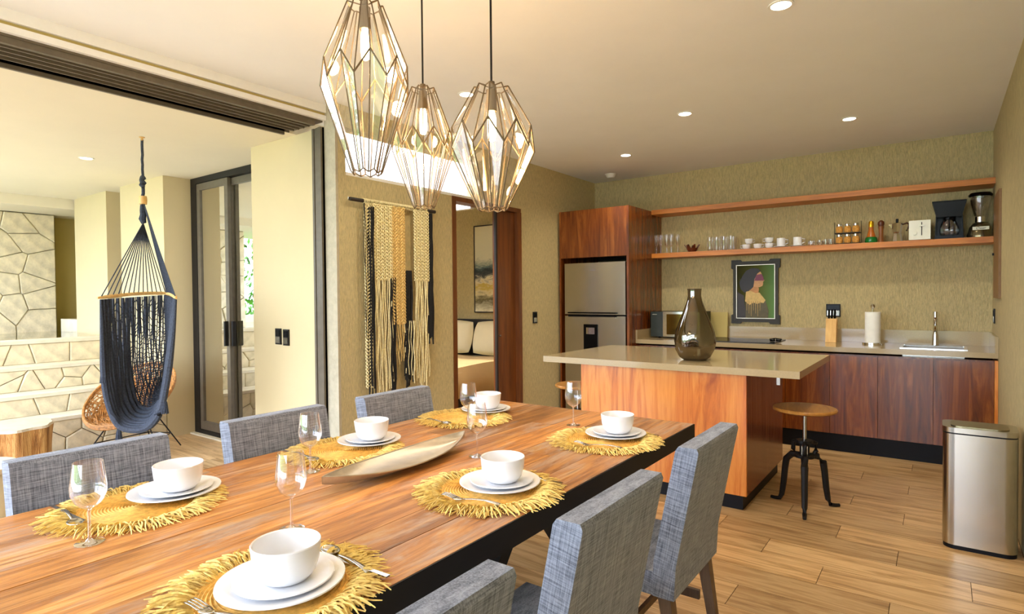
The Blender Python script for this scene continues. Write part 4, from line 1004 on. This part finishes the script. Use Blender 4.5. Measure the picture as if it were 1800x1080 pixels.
# ------------------------------------------------------------------ hammock chair
hm = thing('hammock_chair', 'charcoal woven hammock chair hanging from the patio ceiling', 'hammock chair', (-4.905, 2.0, ZP))
def W(x, y, z): return Vector((x+4.905, y-2.0, z-ZP))
B().lathe([(0, -.03), (.008, -.028), (.008, -.008), (.02, -.004), (.02, 0), (0, 0)], 12).build('ceiling_hook', M_yellowwood, hm)
def wob(a, b_, n_, am, sd): 
    q = random.Random(sd); return [a.lerp(b_, i/(n_-1))+Vector((q.uniform(-am, am), q.uniform(-am, am), 0)) for i in range(n_)]
B().tube(wob(W(-4.905, 2, 2.60), W(-4.905, 2.0, 2.30), 9, .002, 1), .010, 6).build('hanging_rope', M_rope, hm)
kn = B(); kn.tube(wob(W(-4.905, 2, 2.33), W(-4.905, 2, 2.24), 6, .01, 3), [.012, .022, .018, .024, .02, .012], 8); kn.build('knot', M_rope, hm, smooth=True)
B().lathe([(.012, -.03), (.026, -.03), (.028, 0), (.026, .03), (.012, .03)], 16, tuple(W(-4.885, 1.99, 2.14))).build('wooden_ring', M_yellowwood, hm, smooth=True)
KA, KB = W(-4.915, 2.0, 1.97), W(-4.885, 1.995, 2.12)
B().tube(wob(W(-4.92, 2.0, 2.26), KA, 10, .006, 5), [.012]*5+[.016, .019, .022, .026, .018], 7).build('rope_wrap', M_rope, hm, smooth=True)
A0, A1 = W(-4.834, 1.68, 1.405), W(-5.255, 2.30, 1.438)
B0, B1 = W(-4.30, 1.947, 1.40), W(-4.982, 2.19, 1.43)
def bar(a, b_, nm):
    d = (b_-a).normalized(); a = a-d*.035; b_ = b_+d*.035
    B().tube([a.lerp(b_, i/10)+Vector((0, 0, .012*math.sin(PI*i/10))) for i in range(11)], [.007]+[.013]*9+[.007], 8).build(nm, M_yellowwood, hm, smooth=True)
bar(A0, A1, 'spreader_bar'); bar(B0, B1, 'spreader_bar')
b = B()
for i in range(14): b.tube([KA, A0.lerp(A1, i/13)], .0038, 5)
b.build('suspension_cords', M_rope, hm, kind='stuff')
b = B()
for i in range(14): b.tube([KB, KB.lerp(B0.lerp(B1, i/13), .5)+Vector((.0, 0, -.01)), B0.lerp(B1, i/13)], .0042, 4)
b.build('suspension_cords', M_rope, hm, kind='stuff')
ZB = .475-ZP
def sling(u, v):
    a = A0.lerp(A1, u); c = B0.lerp(B1, u)
    # U profile: v 0..1 ; hanging fabric
    s_ = v; w1 = (1-s_)**1.0
    top = a.z*(1-s_)+c.z*s_
    depth = (top-ZB)*(1-.30*u)
    k = 1-abs(2*s_-1)**2.6
    p = a.lerp(c, s_ + .16*math.sin(2*PI*s_)*-1*.6)
    p = Vector((p.x, p.y, top-.012-depth*k)) + Vector((-.05*k*(1-u), -.02*k, 0))
    return p
b = B(); rr = random.Random(21)
NU = 34
for i in range(NU):
    u = i/(NU-1); ph = rr.uniform(0, 6)
    b.tube([sling(min(1, max(0, u+.012*math.sin(ph+q*.9))), q/34) for q in range(35)], .0042, 4)
for j in range(1, 80):
    v = j/80
    b.tube([sling(q/24, min(1, max(0, v+.008*math.sin(q*1.9+j)))) for q in range(25)], .0036, 4)
b.build('net_seat', M_rope, hm, kind='stuff')
b = B()
for i, u in enumerate([0, .035, .07, .11, .17, .24, .31, .37]):
    rr_ = .015 if i < 4 else .012
    b.tube([sling(u, q/40)+Vector((.006*math.sin(q*.7+i), 0, 0)) for q in range(41)], [.008+(.9*rr_)*min(1, q/5, (40-q)/5) for q in range(41)], 7)
for i, u in enumerate([.45, .55, .66, .78, .9, 1.0]):
    b.tube([sling(u, q/40) for q in range(0, 8)], [.014, .014, .012, .009, .006, .005, .004, .003], 6)
    b.tube([sling(u, 1-q/40) for q in range(0, 8)], [.014, .014, .012, .009, .006, .005, .004, .003], 6)
b.build('rope_folds', M_rope, hm, smooth=True)
for (u, v) in ((0, .12), (0, .36), (0, .8), (1, .2), (1, .75)):
    p = sling(u, v); t_ = B()
    for q in range(9):
        a = 2*PI*q/9; t_.tube([p, p+Vector((.012*math.cos(a), .012*math.sin(a), -.05)), p+Vector((.02*math.cos(a), .02*math.sin(a), -.12))], .005, 4)
    t_.build('tassel', M_rope, hm)

# ------------------------------------------------------------------ rattan chair
rc = thing('rattan_chair', 'round woven rattan lounge chair on thin black legs behind the hammock', 'chair', (-5.86, 2.29, 0))
tilt = Matrix.Translation((0, 0, .475)) @ Matrix.Rotation(math.radians(24), 4, 'Z') @ Matrix.Rotation(math.radians(38), 4, 'X')
def bowlp(th, q):  # q 0 centre .. 1 rim
    return tilt @ Vector((.385*q*math.cos(th), .385*q*math.sin(th), .21*(q**2.2)-.12))
rr = random.Random(31); b = B()
for i in range(210):
    q0 = rr.uniform(.1, .95); th0 = rr.uniform(0, 2*PI); dr_ = rr.uniform(.05, .2); L = rr.uniform(.5, 1.5); z_ = rr.uniform(-.006, .006)
    pts = []
    for k in range(11):
        a = k/10*2*PI; q = min(1, max(.02, q0+dr_*math.cos(a))); th = th0+L*.5*math.sin(a)/max(.3, q0)
        pts.append(bowlp(th, q)+Vector((0, 0, z_)))
    b.tube(pts, .0048, 4)
for i in range(40):
    th0 = 2*PI*i/40; b.tube([bowlp(th0+.8*k/6*(1 if i % 2 else -1), .1+.9*k/6) for k in range(7)], .005, 4)
b.build('woven_bowl', M_rattan, rc, kind='stuff')
b = B()
for dz in (-.012, 0, .012): b.tube([bowlp(2*PI*k/40, 1.0)+Vector((0, 0, dz)) for k in range(40)], .010, 6, closed=True)
b.build('rim', M_rattan, rc, smooth=True)
feet = [(.30, .06), (-.19, -.22), (.10, .36), (-.24, .26)]; feet = [(.36, .05), (-.12, -.38), (.05, .36), (-.22, .22)]
for i, (fx, fy) in enumerate(feet):
    th = math.atan2(fy, fx); p = Vector((fx*.45, fy*.45, .33))
    B().tube([p, (fx, fy, .006)], .006, 6).build('leg', M_black, rc)
for a, c in ((0, 1), (2, 3), (0, 2), (1, 3)):
    P0, P1 = [Vector((feet[q][0]*.78, feet[q][1]*.78, .14)) for q in (a, c)]; B().tube([P0, P1], .005, 6).build('brace', M_black, rc)
B().tube([Vector((.17*math.cos(2*PI*k/16), .17*math.sin(2*PI*k/16), .36)) for k in range(16)], .006, 6, closed=True).build('support_ring', M_black, rc)

# ------------------------------------------------------------------ log stool, stone pedestal table, rug
ls = thing('log_stool', 'tree trunk stool with bark sides and pale top by the stone steps', 'stool', (-5.60, 1.34, 0))
b = B(); rr = random.Random(8); ks = [(rr.uniform(2, 9), rr.uniform(0, 6), rr.uniform(.004, .016)) for _ in range(6)]
def lg(u, v):
    a = u*2*PI; r_ = .25+.03*(v-.5)**2*4*.5+sum(am*math.sin(round(f_)*a+p_+v*1.5) for f_, p_, am in ks)
    return (r_*math.cos(a), r_*math.sin(a), .445*v)
b.grid(lg, 64, 12, close_u=True); b.build('trunk', M_stumpwood, ls, smooth=True)
b = B(); vs = [b.bm.verts.new(lg(i/64, 1)) for i in range(64)]; b.bm.faces.new(vs); vs2 = [b.bm.verts.new((v.co.x*.97, v.co.y*.97, .462)) for v in vs]; b.bm.faces.new(vs2)
for i in range(64): b.bm.faces.new((vs[i], vs[(i+1) % 64], vs2[(i+1) % 64], vs2[i]))
b.build('top', M_stumptop, ls)
pd = thing('pedestal_table', 'pale pitted stone pedestal with thin slab top at left edge behind first chair', 'side table', (-4.42, .86, 0))
B().lathe([(0, 0), (.19, 0), (.2, .02), (.2, .40), (.19, .42), (0, .42)], 32).build('base', M_capstone, pd, smooth=True)
B().lathe([(0, .421), (.225, .421), (.235, .43), (.23, .455), (0, .458)], 40).build('top', M_stumptop, pd, smooth=True)
tag(B().box(-5.30, -4.30, 1.35, 2.33, .0012, .011).build('rug', M_rug, bevel=.003), 'pale flat-woven rug on the patio floor', 'rug')
